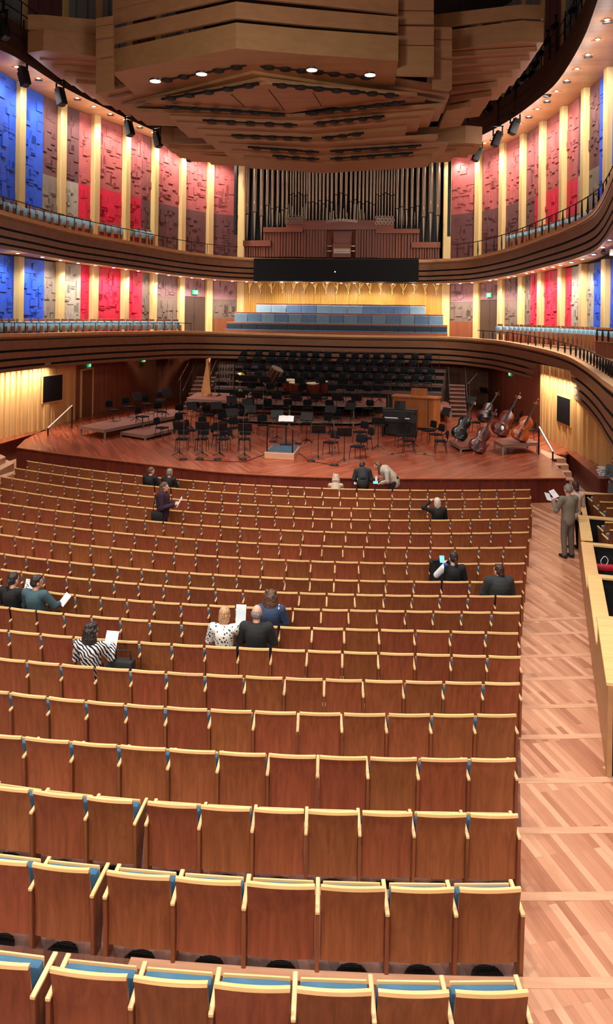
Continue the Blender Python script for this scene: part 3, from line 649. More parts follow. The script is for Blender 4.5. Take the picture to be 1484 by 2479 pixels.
ZTOP = [.85 if i < 9 else .85+.045*(i-8) for i in range(18)]
def seat_parts():
    P = {}
    nx, nz, W2 = 8, 7, .252
    def py(x, z):
        q = max(0, (z-.18)/.67); return -.02-.075*q**1.4+.02*math.sin(q*math.pi)-.017*(1-(x/W2)**2)
    m = MB(); th = .016
    fr = [[Vector((-W2+2*W2*i/nx, 0, .18+.645*j/nz)) for i in range(nx+1)] for j in range(nz+1)]
    vs = []
    for s in (0, 1):
        for row in fr:
            for p in row: vs.append((p.x, py(p.x, p.z)+s*th, p.z))
    n = (nx+1)*(nz+1); fs = []
    for s in (0, 1):
        for j in range(nz):
            for i in range(nx):
                a = s*n+j*(nx+1)+i; fs.append((a, a+1, a+nx+2, a+nx+1))
    rim = [i for i in range(nx+1)]+[j*(nx+1)+nx for j in range(1, nz+1)]+[nz*(nx+1)+i for i in range(nx-1, -1, -1)]+[j*(nx+1) for j in range(nz-1, 0, -1)]
    for a, b in zip(rim, rim[1:]+rim[:1]): fs.append((a, b, b+n, a+n))
    m.add(vs, fs); P['back'] = m.mesh('backrest', M['back'], 40)
    m = MB(); secs = []
    for i in range(nx+1):
        x = -W2+2*W2*i/nx; y = py(x, .85)
        secs.append([Vector((x, y-.006, .824)), Vector((x, y+.034, .824)), Vector((x, y+.03, .85)), Vector((x, y-.002, .85))])
    m.band(secs); P['rail'] = m.mesh('top_rail', M['rail'], 30)
    m = MB(); m.box(-.243, .243, .10, .192, .34, .678); P['cush'] = m.mesh('seat_cushion', M['blue'], 40, .025, 2)
    m = MB(); m.box(-.236, .236, .194, .208, .32, .69); P['shell'] = m.mesh('seat_shell', M['rail'], None, .006)
    m = MB(); m.add([(x, y, z) for x in (-.018, .018) for y, z in ((-.085, .60), (.30, .63), (.30, .655), (-.085, .628))], [(0, 1, 2, 3), (7, 6, 5, 4), (0, 4, 5, 1), (1, 5, 6, 2), (2, 6, 7, 3), (3, 7, 4, 0)]); P['arm'] = m.mesh('armrest', M['arm'], None, .005)
    m = MB(); m.add([(x, y, z) for x in (-.016, .016) for y, z in ((-.045, 0), (.10, 0), (.26, .632), (-.08, .602))], [(0, 1, 2, 3), (7, 6, 5, 4), (0, 4, 5, 1), (1, 5, 6, 2), (2, 6, 7, 3), (3, 7, 4, 0)]); P['side'] = m.mesh('side_panel', M['side'], None, .004)
    return P
SP = seat_parts()
m = MB(); m.lathe([(.0, 0), (.14, 0), (.14, .075), (.125, .085), (.0, .085)], 20)
for k in range(4):
    rot = Matrix.Rotation(k*math.pi/2, 4, 'Z')
    for j in range(5):
        w = .016+.018*j; m.box(-w, w, .02+.019*j, .028+.019*j, .084, .0885, rot)
VENT = m.mesh('grille', M['blackmetal'], 40)
SEATPOS = {}
DOUBLE = {(15, 'x'): 339, (16, 'x'): 237, (17, 'x'): 96}
nseat = 0
ROWN = ['front row'] + ['%s row from the stage' % nth(i+1) for i in range(1, 18)]
for i, (c, us) in enumerate(ROWS):
    vf = lambda u: sum(a*((u-742)/500)**(len(c)-1-k) for k, a in enumerate(c))
    if us[0] > 4 and i > 3:
        us = [us[0]-(us[1]-us[0])*.97]+us
        if i > 14 and us[0] > 0: us = [us[0]-(us[1]-us[0])]+us
    W = [atZ(u, vf(u), ZTOP[i]) for u in us]
    zf = ZTOP[i]-.85; n = len(us)-1
    for j in range(n):
        a, b = W[j].copy(), W[j+1].copy(); rank = n-j
        t = (b-a).normalized(); rz = math.atan2(t.y, t.x); fwd = Vector((-t.y, t.x, 0))
        dl = us[j] in DOUBLE.values() or abs(us[j]-339) < 1 and i == 15; dr = us[j+1] in DOUBLE.values() or abs(us[j+1]-339) < 1 and i == 15
        if dl: a += t*.055
        if dr: b -= t*.055
        pitch = (b-a).length; mid = a.lerp(b, .5)+fwd*.085; mid.z = zf
        where = 'at the right aisle end' if rank == 1 else '%s from the right aisle' % nth(rank)
        s = thing('theatre_chair', 'reddish wooden folding seat %s in the %s' % (where, ROWN[i]), 'seat', mid, rz, 'wooden stalls seats, '+ROWN[i], pitch/.55)
        nseat += 1
        link('backrest', SP['back'], s); link('top_rail', SP['rail'], s)
        cu = link('seat_cushion', SP['cush'], s); link('seat_shell', SP['shell'], cu)
        for x in [-.275]+([.275] if dr or j == n-1 else []):
            if dl and x < 0: x = -.27
            ar = link('armrest', SP['arm'], s); ar.location.x = x
            sd = link('side_panel', SP['side'], s); sd.location.x = x
        SEATPOS[(i, rank)] = (mid.copy(), rz, fwd)
        if i >= 15:
            v = thing('floor_vent', 'black slatted floor vent below the seat %s, %s' % (where.replace('at the right', 'at').replace('from the right aisle', 'from aisle'), ROWN[i]), 'vent', mid-fwd*.05, rz, 'floor vents under the rear seats')
            link('grille', VENT, v)
# the closing step in front of the rear rows stays part of the floor; boxes along the right aisle
BX = [(1393, 1271, 0), (1412, 1489, 0), (1436, 1635, .13), (1453, 1703, .2), (1483, 1840, .3), (1500, 1940, .36)]
base = [atZ(*p) for p in BX]
bl = base[0]; be = base[2]; tdir = (be-bl); tdir.z = 0; tdir.normalize()
def wallpt(u):
    r = ray(u, HY); r.z = 0; e = tdir; den = r.x*e.y-r.y*e.x
    s = ((bl.x-CAM.x)*e.y-(bl.y-CAM.y)*e.x)/den
    return CAM+r*s
nb_ = Vector((-tdir.y, tdir.x, 0))
if nb_.x < 0: nb_ = -nb_
bk = [(1397.5, 1189), (1407.6, 1247), (1416, 1311.6), (1431.6, 1388), (1457, 1489.6), (1484, 1640)]
box_pts = [wallpt(u) for u, v in bk]
box_top = [zat(p, v, u) for p, (u, v) in zip(box_pts, bk)]
for k in range(5):
    a, b = box_pts[k], box_pts[k+1]; zt = box_top[k]-.0
    where = 'nearest the stage' if k == 0 else '%s from the stage' % nth(k+1)
    bx = thing('side_box', 'pale wooden parapet of the right side box %s' % where, 'box parapet', (a.x, a.y, 0), 0, 'side boxes along the right aisle')
    o = Vector(bx.location)
    g = MB(); g.prism([(p-o).xy for p in (a, b, b+nb_*.06, a+nb_*.06)], 0, zt-.05); g.build('front_panel', M['canopy'], bx)
    g = MB(); e = tdir*-.02
    g.prism([(p-o).xy for p in (a-nb_*.02, b-nb_*.02, b+nb_*.24, a+nb_*.24)], zt-.05, zt); g.build('cap', M['rail'], bx, bev=.006)
    g = MB(); g.prism([(p-o).xy for p in (a, a-tdir*-.05, a-tdir*-.05+nb_*2.6, a+nb_*2.6)], 0, zt-.05); part(g.build('partition', M['black'], bx), 'dark partition')  # darkness inside the box is put into the black colour
    g = MB(); g.prism([(p-o).xy for p in (a-tdir*.02, a+tdir*.16, a+tdir*.16+nb_*2.6, a-tdir*.02+nb_*2.6)], zt-.05, zt+.002); g.build('partition_cap', M['rail'], bx, bev=.006)
    g = MB(); g.prism([(p-o).xy for p in (a+nb_*.06, b+nb_*.06, b+nb_*2.6, a+nb_*2.6)], .06*k, .06*k+.05); part(g.build('box_floor', M['black'], bx), 'black box floor')
    if k == 0:
        g = MB(); c = a+tdir*.75+nb_*.1-o; g.box(c.x-.09, c.x+.09, c.y-.05, c.y+.05, zt, zt+.012); part(g.build('step_light', M['black'], bx), 'small black plate on the cap')
# chairs in the boxes: brown backs seen from the rear, two or three in each of the first boxes
bs = 0
for k, lst in ((0, ((1437, 1225), (1452, 1246), (1468, 1262))), (1, ((1464, 1300), (1476, 1320)))):
    for j, (u, v) in enumerate(lst):
        p = atZ(u, v, .5+.05*k); 
        s = thing('box_chair', 'brown wooden box seat, %s from the stage in the %s side box' % (nth(j+1), ONES[k+1]), 'seat', (p.x+.25, p.y, .06*k+.05), R(8), 'brown seats in the side boxes', 1.15)
        link('backrest', SP['back'], s); link('top_rail', SP['rail'], s); cu = link('seat_cushion', SP['cush'], s); link('seat_shell', SP['shell'], cu)
        ar = link('armrest', SP['arm'], s); ar.location.x = -.29; sd = link('side_panel', SP['side'], s); sd.location.x = -.29
# ------------------------------------------------------------------ balcony seats and choir benches
def bal_parts():
    P = {}; m = MB()
    m.box(-.23, .23, -.19, -.165, .36, .92); P['back'] = m.mesh('backrest', M['back'], None, .01)
    m = MB(); m.box(-.21, .21, -.165, -.11, .40, .80); P['bc'] = m.mesh('back_cushion', M['paleblue'], 40, .022, 2)
    m = MB(); m.box(-.22, .22, -.10, -.03, .36, .76); P['seat'] = m.mesh('seat_cushion', M['paleblue'], 40, .022, 2)
    m = MB(); m.box(-.012, .012, -.18, .1, 0, .6); P['arm'] = m.mesh('armrest', M['side'], None, .006)
    return P
BP = bal_parts()
def balseats(path, ua, ub, z, step, label, grp, frm, off):
    pl = [p for p in path]; k = 0; ok = [q for q in walk(pl, step) if ua <= proju(q[0]) <= ub]
    for j, (p, t) in enumerate(ok if frm == 'left' else list(reversed(ok))):
        n_ = Vector((t.y, -t.x, 0)); q = p+n_*off
        rz = math.atan2(n_.y, n_.x)-math.pi/2
        s = thing('balcony_chair', label % nth(j+1), 'seat', (q.x, q.y, z), rz, grp)
        link('backrest', BP['back'], s); link('back_cushion', BP['bc'], s); link('seat_cushion', BP['seat'], s)
        a = link('armrest', BP['arm'], s); a.location.x = -.25
balseats(in1, -20, 464, Z1F+.02, .56, 'pale blue seat on the left lower balcony, %s from the choir', 'left lower balcony seats', 'right', -.8)
balseats(in1, 1172, 1430, Z1F+.02, .56, 'pale blue seat on the right lower balcony, %s from the choir', 'right lower balcony seats', 'left', -.8)
balseats(in2, -20, 392, Z2F+.12, .62, 'pale blue seat on the left upper balcony, %s from the organ', 'left upper balcony seats', 'right', -.75)
balseats(in2, 1186, 1400, Z2F+.1, .62, 'pale blue seat on the right upper balcony, %s from the organ', 'right upper balcony seats', 'left', -.75)
YO = 51.5
def bench(y, u0, u1, v0, v1, n, label, mat, seat=True):
    p, q = atY(u0, v0, y), atY(u1, v0, y); zt = (p.z+q.z)/2; zb = (atY(u0, v1, y).z+atY(u1, v1+9, y).z)/2
    b = thing('choir_bench', label, 'bench', ((p.x+q.x)/2, y, Z1F), 0, 'choir benches'); L = q.x-p.x
    zt -= Z1F; zb -= Z1F
    g = MB(); g.box(-L/2, L/2, .06, .12, 0, zt+.1); g.build('backrest', M['back'], b, bev=.01)
    g = MB(); g.box(-L/2, L/2, -.55, .06, 0, zb-.03); g.build('plinth', M['back'], b, bev=.01)
    for k in range(n):
        g = MB(); w = L/n; g.box(-L/2+w*k+.012, -L/2+w*(k+1)-.012, 0, .06, zb, zt); c = g.build('back_cushion', mat[k % len(mat)] if isinstance(mat, list) else mat, b, 40, .015)
    for k in range(n):
        g = MB(); w = L/n; g.box(-L/2+w*k+.012, -L/2+w*(k+1)-.012, -.5, -.02, zb-.03, zb+.03); c = g.build('seat_cushion', M['blue'], b, 40, .015)
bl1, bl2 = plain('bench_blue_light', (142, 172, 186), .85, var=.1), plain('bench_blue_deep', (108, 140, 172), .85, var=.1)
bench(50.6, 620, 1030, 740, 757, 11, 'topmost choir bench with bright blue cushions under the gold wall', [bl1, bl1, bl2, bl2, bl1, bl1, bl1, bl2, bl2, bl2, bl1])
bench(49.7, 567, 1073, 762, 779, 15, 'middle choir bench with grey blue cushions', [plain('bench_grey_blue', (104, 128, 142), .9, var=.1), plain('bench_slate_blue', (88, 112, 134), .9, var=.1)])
bench(48.8, 548, 1083, 787, 797, 14, 'lowest choir bench with shadowed dark cushions behind the ledge', plain('bench_shaded', (40, 52, 60), .9))  # shadow on this bench is put into the cushion colour
# gold wall and its carved drops
wy = 51.75
p0, p1 = atY(586, 680, wy), atY(1074, 690, wy)
g = MB(); g.box(p0.x, p1.x, wy, wy+.15, Z1F, Z1C+.3)
k = 0; x = p0.x
while x < p1.x-.08:
    w = random.choice([.05, .07, .1]); g.box(x, min(x+w-.012, p1.x), wy-.03-random.random()*.025, wy, Z1F, Z1C); x += w
struct(g.build('wall_back', M['gold']), 'yellow ribbed wooden wall behind the choir benches', 'wall')
for k in range(18):
    u = 604+(1056-604)*k/17; top = atY(u, 682+u*.006-3, wy-.1); q = thing('carved_ornament', 'gilded carved drop on the yellow wall, %s from the left' % nth(k+1), 'carving', tuple(top), 0, 'gilded drops on the choir wall'); rnd = random.Random(k)
    m = MB(); pts = [(0, 0, 0)]; z = 0
    for j in range(9): z -= .085; pts.append((rnd.uniform(-.05, .05), rnd.uniform(-.02, .01), z))
    m.tube(pts, [.05, .035, .03, .026, .03, .035, .03, .04, .05, .012], 7); m.build('stem', M['gilt'], q, 60)
    m = MB()
    for j in range(6):
        a = rnd.uniform(-.28, .28); m.tube([(a, 0, .02), (a*.7+rnd.uniform(-.05, .05), -.02, -.14), (rnd.uniform(-.03, .03), 0, -.34-.05*j)], [.02, .03, .008], 6)
    m.build('branches', M['gilt'], q, 60)
# ------------------------------------------------------------------ organ
YR = YO
org = thing('pipe_organ', 'large pipe organ with tin front pipes and cherry case above the upper balcony', 'organ', tuple(atY(826, 625, YR))); org.location.z = Z2F
oo = Vector(org.location)
def OP(u, v, dy=0.): return atY(u, v, YR+dy)-oo
def obox(name, u0, v0, u1, v1, y0, y1, mat, parent=None, bev=0):
    a, b = OP(u0, v0, (y0+y1)/2), OP(u1, v1, (y0+y1)/2); m = MB(); m.box(min(a.x, b.x), max(a.x, b.x), y0, y1, min(a.z, b.z), max(a.z, b.z)); return m.build(name, mat, parent or org, bev=bev)
obox('case_back', 590, 360, 1066, 628, .75, .85, M['black'])
PK = []
def cr(x0, y0, s, l): 
    for x, mo, ft, w in l: PK.append((x0+x/s, y0+mo/s, y0+ft/s, w/s))
cr(580, 380, 5.708, [(103, 790, 1145, 66), (203, 760, 1145, 68), (297, 815, 1150, 60), (378, 668, 970, 50), (450, 715, 972, 46), (523, 690, 975, 46), (590, 735, 975, 42), (648, 710, 975, 42), (702, 520, 810, 26), (737, 505, 810, 26), (773, 535, 840, 26), (815, 495, 830, 28), (855, 520, 845, 26), (892, 540, 860, 26), (928, 525, 860, 26), (962, 630, 870, 36), (1010, 620, 870, 36), (1058, 645, 875, 36), (1107, 605, 875, 38), (1158, 650, 875, 36), (1213, 600, 870, 38), (1270, 625, 860, 40), (1332, 520, 835, 44), (1400, 500, 835, 48), (1470, 525, 835, 44)])
cr(820, 380, 5.3, [(153, 570, 815, 36), (210, 548, 815, 36), (263, 575, 815, 34), (312, 600, 815, 32), (360, 570, 815, 36), (408, 590, 815, 34), (450, 610, 815, 32), (490, 480, 780, 25), (522, 500, 790, 25), (558, 480, 790, 25), (598, 460, 780, 27), (636, 475, 785, 25), (674, 495, 790, 25), (708, 485, 790, 25), (748, 660, 915, 42), (808, 640, 915, 44), (868, 672, 915, 42), (936, 650, 915, 44), (1010, 630, 915, 46), (1085, 770, 1090, 58), (1173, 715, 1085, 66), (1265, 750, 1085, 62)])
for k, (u, vm, vf, w) in enumerate(PK):
    b, mo = OP(u, vf), OP(u, vm); r = w*51.9/F/2; top = OP(u, 350).z
    m = MB(); m.lathe([(.025, b.z), (r*.82, mo.z-.03), (r*.84, mo.z), (r, mo.z+.06), (r, top)], 14, (b.x, 0, 0)); p = m.build('pipe', M['pipe'], org, 50)
    m = MB(); h = r*4.5
    m.add([(b.x-r*.62, -r*.80, mo.z+.02), (b.x+r*.62, -r*.80, mo.z+.02), (b.x+r*.12, -r*1.04, mo.z+h), (b.x-r*.12, -r*1.04, mo.z+h), (b.x-r*.5, -r*.6, mo.z+.02), (b.x+r*.5, -r*.6, mo.z+.02), (b.x, -r*.9, mo.z+h)], [(0, 1, 2, 3), (1, 5, 6, 2), (4, 0, 3, 6), (0, 4, 5, 1), (3, 2, 6)])
    m.build('upper_lip', M['pipemouth'], p)
    m = MB(); m.box(b.x-r*.8, b.x+r*.8, -r*.92, -r*.55, mo.z-.04, mo.z+.02); m.build('mouth', M['black'], p)
# small inner pipes
for k in range(34):
    u = 690+(965-690)*k/33 if k < 24 else (645+(k-24)*8 if k < 29 else 968+(k-29)*9)
    b = OP(u, 545, .3); m = MB(); m.lathe([(.02, b.z), (.05, b.z+.35), (.055, b.z+.4), (.055, b.z+1.1+.3*math.sin(k*1.3))], 8, (b.x, .3, 0)); m.build('inner_pipe', M['pipe'], org, 50)
for a in ((590, 583, 657, 597), (639, 551, 735, 563), (996, 587, 1066, 601), (910, 555, 1016, 566)): obox('ledge', *a, -.2, .3, M['organledge'], bev=.015)
obox('wind_chest', 733, 534, 954, 557, -.12, .3, M['organledge'], bev=.015); obox('wind_chest', 695, 526, 736, 551, -.1, .3, M['organledge'], bev=.015); obox('wind_chest', 908, 526, 954, 556, -.1, .3, M['organledge'], bev=.015)
def fret(u, v, r, k): 
    p = OP(u, v, -.2); rr = r*51.5/F; m = MB(); pts = [(p.x+rr*math.cos(a*math.pi/3+.5), -.2, p.z+rr*math.sin(a*math.pi/3+.5)) for a in range(7)]; m.tube(pts, .018, 5, False); m.build('fretwork_ring', M['pipe'], org, 60)
rnd = random.Random(3)
for cx, cy in ((712, 529), (930, 531)):
    for j in range(3):
        for i in range(5): fret(cx-18+i*9+(j % 2)*4, cy-5+j*7, 3.6, 0)
for i in range(11): fret(792+i*7, 533-3.4*math.cos((i-5)/5*1.5)+3, 3., 0)
def slats(u0, u1, v0, v1, n):
    for k in range(n):
        a = u0+(u1-u0)*k/n; w = (u1-u0)/n*rnd.choice([.62, .72]); obox('case_slat', a, v0, a+w, v1, -.05, .05, M['organwood'])
slats(591, 638, 597, 622, 8); slats(638, 736, 563, 622, 14); slats(736, 793, 557, 623, 8); slats(862, 915, 557, 624, 8); slats(915, 1016, 566, 625, 14); slats(1016, 1066, 601, 626, 8)
obox('console_recess', 791, 557, 862, 624, .3, .4, M['organledge'])
con = obox('console', 806, 590, 850, 624, -.25, .2, M['organledge'], bev=.02)
for k in range(4): obox('keyboard', 808, 602+k*3, 848, 604+k*3, -.32-.0*k, -.2, M['white'] if k % 2 else M['rail'], con)
obox('music_desk', 808, 572, 848, 589, .1, .2, M['organledge'])
for s, u0, u1 in ((-1, 792, 806), (1, 850, 862)):
    q0, q1 = OP(u0, 624), OP(u1, 560); m = MB(); xa, xb = (q0.x, q1.x) if s < 0 else (q1.x, q0.x)
    m.prism([(xa, -.05), (xb, .28), (xb, .32), (xa, 0)], q0.z, q1.z); dr = m.build('console_door', M['organwood'], org)
    for k in range(8):
        u = u0+2+(u1-u0-3)*(k % 4)/4; v = 596+(k//4)*12; p = OP(u, v); m = MB(); m.tube([(p.x, -.1, p.z), (p.x, .1, p.z)], .035, 6); m.build('stop_knob', M['pipe'], dr)
p = OP(826, 404); m = MB(); m.ball((p.x, -.35, p.z), (.16, .08, .22)); m.cbox((p.x, -.35, p.z+.16), (.2, .06, .06)); part(m.build('crest', M['pipemouth'], org, 50), 'pale carved crest on the centre pipe')
# maple jambs beside the organ, wall speakers
for u, lb in ((571, 'tall narrow black loudspeaker beside the left organ pilaster'), (1088, 'tall narrow black loudspeaker beside the right organ pilaster')):
    p = atY(u, 470, 50.4); t = thing('column_speaker', lb, 'loudspeaker', tuple(p)); h = 2.6
    m = MB(); m.box(-.1, .1, -.12, .12, -h, h); m.build('cabinet', M['black'], t, bev=.015)
    m = MB(); m.box(-.08, .08, -.13, -.115, -h+.05, h-.05); m.build('grille', M['blackmetal'], t)
    m = MB(); m.box(-.04, .04, .12, .5, -h*.6, -h*.5); m.box(-.04, .04, .12, .5, h*.5, h*.6); m.build('bracket', M['blackmetal'], t)
# ------------------------------------------------------------------ acoustic canopy of stepped wooden tiers
can = thing('acoustic_canopy', 'huge stepped wooden canopy of bent boards hanging above the stage', 'canopy', tuple(atD(660, 150, 32)))
oc = Vector(can.location)
def tier(pts, th, back, name='tier', d2=None):
    """a board bent in plan: pts = (u, v, depth) along its lower front edge; th = face height (m); back = how far the flat board runs back (m)"""
    P = [atD(u, v, d)-oc for u, v, d in pts]; z = sum(p.z for p in P)/len(P)
    P = [atZ(u, v, z+oc.z)-oc for u, v, d in pts]
    m = MB(); bk = Vector((FW.x*.55, FW.y, 0)).normalized()*back
    poly = P+[p+bk for p in reversed(P)] if not d2 else P+[atZ(u, v, z+oc.z)-oc for u, v in d2]
    m.prism([q.xy for q in poly], z, z+th); o = m.build(name, M['canopy'], can); return o, P, z
def pxh(d, h): return h*d/F
# tall front boards: centre, stepped returns left and right
dF = 27.0
tier([(272, 176, dF+1.6), (571, 117, dF), (742, 132, dF+.5), (964, 147, dF+1)], pxh(dF, 62), 3.2, 'front_board')
tier([(272, 106, dF+1.6), (571, 44, dF), (742, 61, dF+.5), (964, 79, dF+1)], pxh(dF, 40), .14, 'front_board')
tier([(272, 58, dF+1.6), (571, -8, dF), (742, 9, dF+.5), (964, 34, dF+1)], pxh(dF, 36), .14, 'front_board')
tier([(272, 24, dF+1.6), (571, -50, dF), (964, -8, dF+1)], pxh(dF, 40), .14, 'front_board')
for zz in ((232, 226, 145), (232, 140, 98), (232, 94, 66), (232, 63, 44)):
    tier([(zz[0], zz[1], 28.5), (274, zz[1]-6, 28.3)], pxh(28.4, zz[1]-zz[2]), .14, 'return_board')
for zz in ((184, 112), (109, 64), (59, 28), (25, -12)):
    tier([(960, zz[0]-1, 28.4), (1050, zz[0], 28.8)], pxh(28.6, zz[0]-zz[1]), .14, 'return_board')
for zz in ((216, 146), (140, 98), (95, 66)):
    tier([(1046, zz[0]-1, 29.2), (1094, zz[0], 29.4)], pxh(29.3, zz[0]-zz[1]), .14, 'return_board')
# tiers of the underside stepping down towards the flat middle field
def tz(pts, z, h, back, name='tier'):
    P = [atZ(u, v, CAM.z+z)-oc for u, v in pts]; z_ = P[0].z
    bk = Vector((FW.x*.55, FW.y, 0)).normalized()*back
    m = MB(); m.prism([q.xy for q in P+[p+bk for p in reversed(P)]], z_, z_+h); return m.build(name, M['canopy'], can)
TI = [((236, 228), (582, 136), (1090, 217), 9.0), ((262, 242), (600, 158), (1088, 235), 8.86), ((294, 257), (612, 178), (1078, 249), 8.72), ((330, 258), (630, 195), (1030, 243), 8.58)]
for a, b, c, z in TI: tz([a, b, c], z, .13, 2.6)
# flat diamond field
z = CAM.z+8.46-oc.z
m = MB(); m.prism([(atZ(u, v, z+oc.z)-oc).xy for u, v in ((352, 248), (648, 204), (1010, 232), (700, 274))], z, z+.13); fld = m.build('middle_field', M['canopy'], can)
for (u0, v0), (u1, v1) in (((650, 216), (688, 266)), ((560, 228), (592, 258)), ((758, 224), (778, 256))):
    p, q = atZ(u0, v0, z+oc.z)-oc, atZ(u1, v1, z+oc.z)-oc; m = MB(); m.bar(p-UP*.005, q-UP*.005, .03, .02); m.build('joint', M['groove'], fld)
TR = [((318, 270), (702, 284), (1075, 258)), ((410, 287), (728, 300), (1050, 274)), ((428, 303), (744, 316), (1018, 292)), ((478, 320), (760, 332), (985, 312)), ((500, 336), (770, 349), (1060, 332)), ((530, 353), (778, 366), (1085, 350)), ((560, 370), (780, 383), (1062, 366)), ((590, 385), (780, 398), (1045, 381))]
for k, (a, b, c) in enumerate(TR): tz([a, b, c], 8.34-.14*k, .15, 2.4)
# rear wing boards
tier([(390, 346, 38.5), (422, 349, 38.5), (528, 347, 39.6)], pxh(39, 40), 2.5, 'rear_board')
tier([(408, 358, 39), (435, 362, 39), (560, 362, 40)], pxh(39, 12), 2.5); tier([(438, 368, 39.5), (580, 372, 40.5)], pxh(39, 9), 2.5); tier([(490, 376, 40), (620, 382, 41)], pxh(39, 8), 2.5)
tier([(968, 351, 39.4), (1127, 346, 38.6), (1167, 349, 38.6)], pxh(39, 42), 2.5, 'rear_board')
tier([(960, 366, 40), (1120, 356, 39.2), (1146, 358, 39.2)], pxh(39, 10), 2.5); tier([(940, 378, 40.5), (1104, 368, 39.6)], pxh(39, 9), 2.5)
# side wings
for pts, h in (([(67, 71, 31), (105, 72, 30.4), (240, 84, 31.5)], 36), ([(67, 128, 31), (105, 122, 30.4), (240, 137, 31.5)], 52), ([(96, 145, 31.6), (240, 152, 32)], 12), ([(127, 165, 32.2), (240, 172, 32.6)], 12), ([(155, 183, 32.8), (240, 190, 33)], 12), ([(184, 201, 33.4), (240, 206, 33.6)], 12)):
    tier(pts, pxh(31, h), (3.5 if h != 36 and h != 34 else .14), 'wing_board')
for pts, h in (([(1050, 68, 31), (1260, 45, 31), (1316, 46, 31.6)], 34), ([(1050, 126, 31), (1259, 100, 31), (1316, 103, 31.6)], 50), ([(1050, 140, 31.5), (1300, 124, 31.8)], 12), ([(1085, 158, 32), (1282, 146, 32.2)], 12), ([(1085, 178, 32.5), (1260, 166, 32.7)], 12), ([(1085, 198, 33), (1240, 186, 33.2)], 12), ([(1090, 222, 33.5), (1205, 210, 33.7)], 14), ([(1090, 246, 34), (1190, 232, 34.2)], 14), ([(1080, 268, 34.5), (1140, 258, 34.7)], 14)):
    tier(pts, pxh(31, h), (3.5 if h != 36 and h != 34 else .14), 'wing_board')
# black slots with dark discs along the undersides, hanger rods
def slot(u0, v0, u1, v1, z, n):
    p, q = atZ(u0, v0, CAM.z+z)-oc, atZ(u1, v1, CAM.z+z)-oc; m = MB(); m.bar(p, q, .10, .08); s = m.build('slot', M['groove'], can)
    for k in range(n):
        c = p.lerp(q, (k+.5)/n); m = MB(); m.lathe([(.0, -.09), (.2, -.08), (.22, -.03), (.2, .02)], 12, c); m.build('slot_disc', M['black'], s, 40)
for a in ((385, 195, 595, 157, 8.84, 5), (630, 159, 905, 187, 8.84, 7), (392, 240, 626, 202, 8.45, 5), (660, 204, 965, 231, 8.45, 7), (400, 258, 690, 277, 8.33, 6), (740, 275, 980, 246, 8.33, 6), (490, 291, 720, 302, 8.19, 5), (760, 299, 930, 281, 8.19, 5), (560, 327, 755, 335, 7.9, 5), (780, 334, 880, 322, 7.9, 3), (600, 356, 772, 368, 7.62, 4), (800, 366, 1020, 352, 7.62, 5), (660, 377, 772, 385, 7.48, 3), (800, 384, 1000, 370, 7.48, 5)): slot(*a)
for (u, v) in ((376, 197), (488, 180), (755, 170), (896, 182)):
    t = thing('canopy_lamp', 'round white lamp under the canopy, %s from the left' % {376: 'first', 488: 'second', 755: 'third', 896: 'fourth'}[u], 'lamp', tuple(atD(u, v, 28)), 0, 'round canopy lamps')
    m = MB(); m.lathe([(.18, .0), (.21, .0), (.21, .06), (.16, .09)], 20); m.build('housing', M['chrome'], t, 40)
    m = MB(); m.lathe([(.0, -.01), (.18, -.008), (.18, .012)], 20); m.build('lens', M['lamp'], t)
for u in (430, 458, 500, 634, 742, 860, 966, 1006, 1110):
    p = atD(u, 250, 36)-oc; m = MB(); m.tube([p, p+UP*9], .012, 5); m.build('hanger', M['blackmetal'], can)
# ------------------------------------------------------------------ downlights and hanging spotlights
DL = {}
m = MB(); m.lathe([(.0, -.03), (.055, -.026), (.085, -.01), (.085, .02)], 16); DL['lens'] = m.mesh('lens', M['lamp'], 40)
m = MB(); m.lathe([(.085, -.012), (.105, -.012), (.105, .06), (.085, .06)], 16); DL['ring'] = m.mesh('ring', M['chrome'], 40)
m = MB(); m.box(-.22, .22, -.32, -.12, -.012, .02); DL['flap'] = m.mesh('hatch', M['soffit'])
m = MB(); m.box(-.16, .16, -.30, -.16, -.05, -.01); DL['gap'] = m.mesh('hatch_gap', M['black'])
SPOTS = []
def downlights(lst, z, label, grp, flap, zoff=0):
    for j, (u, v) in enumerate(lst):
        p = atZ(u, v, z) if not callable(z) else z(u, v)
        wp = wallp(min(1530, u)); d = wp-p; rz = math.atan2(d.y, d.x)+math.pi/2
        t = thing('downlight', label % nth(j+1), 'lamp', (p.x, p.y, p.z-.0), rz, grp)
        link('lens', DL['lens'], t); link('ring', DL['ring'], t)
        if flap: link('hatch', DL['flap'], t)
        if flap and j % 2: link('hatch_gap', DL['gap'], t)
        SPOTS.append((p, wp, z, u))
UL = [(40, 161), (93, 189), (140, 214), (187, 237), (227, 257), (267, 275), (302, 289), (338, 306), (370, 320), (402, 334), (432, 345), (462, 356), (492, 364), (522, 370), (552, 375)]
UR = [(1098, 376), (1128, 367), (1173, 346), (1193, 337), (1214, 325), (1236, 312), (1258, 298), (1280, 281), (1301, 263), (1324, 243), (1347, 220), (1372, 194), (1397, 166), (1423, 132), (1447, 95), (1470, 47)]
downlights(UL, Z2C-.02, 'small white downlight in the left upper soffit, %s from the left', 'left upper soffit downlights', True)
downlights(UR, Z2C-.02, 'small white downlight in the right upper soffit, %s from the organ', 'right upper soffit downlights', True)
def under(u, v):
    # underside of the upper balcony: meet the surface between front edge and wall
    best = min(range(len(T2)), key=lambda i: abs(proju(T2[i])-u)); zb = T2[best].z-1.45; w_ = W2[best]; zw = max(zb, Z1C-.3)
    for k in range(60):
        f = k/59; p = atZ(u, v, zb+(zw-zb)*f)
        if (p-T2[best]).xy.length >= (w_-T2[best]).xy.length*f*.98: return p-UP*.02
    return p-UP*.02
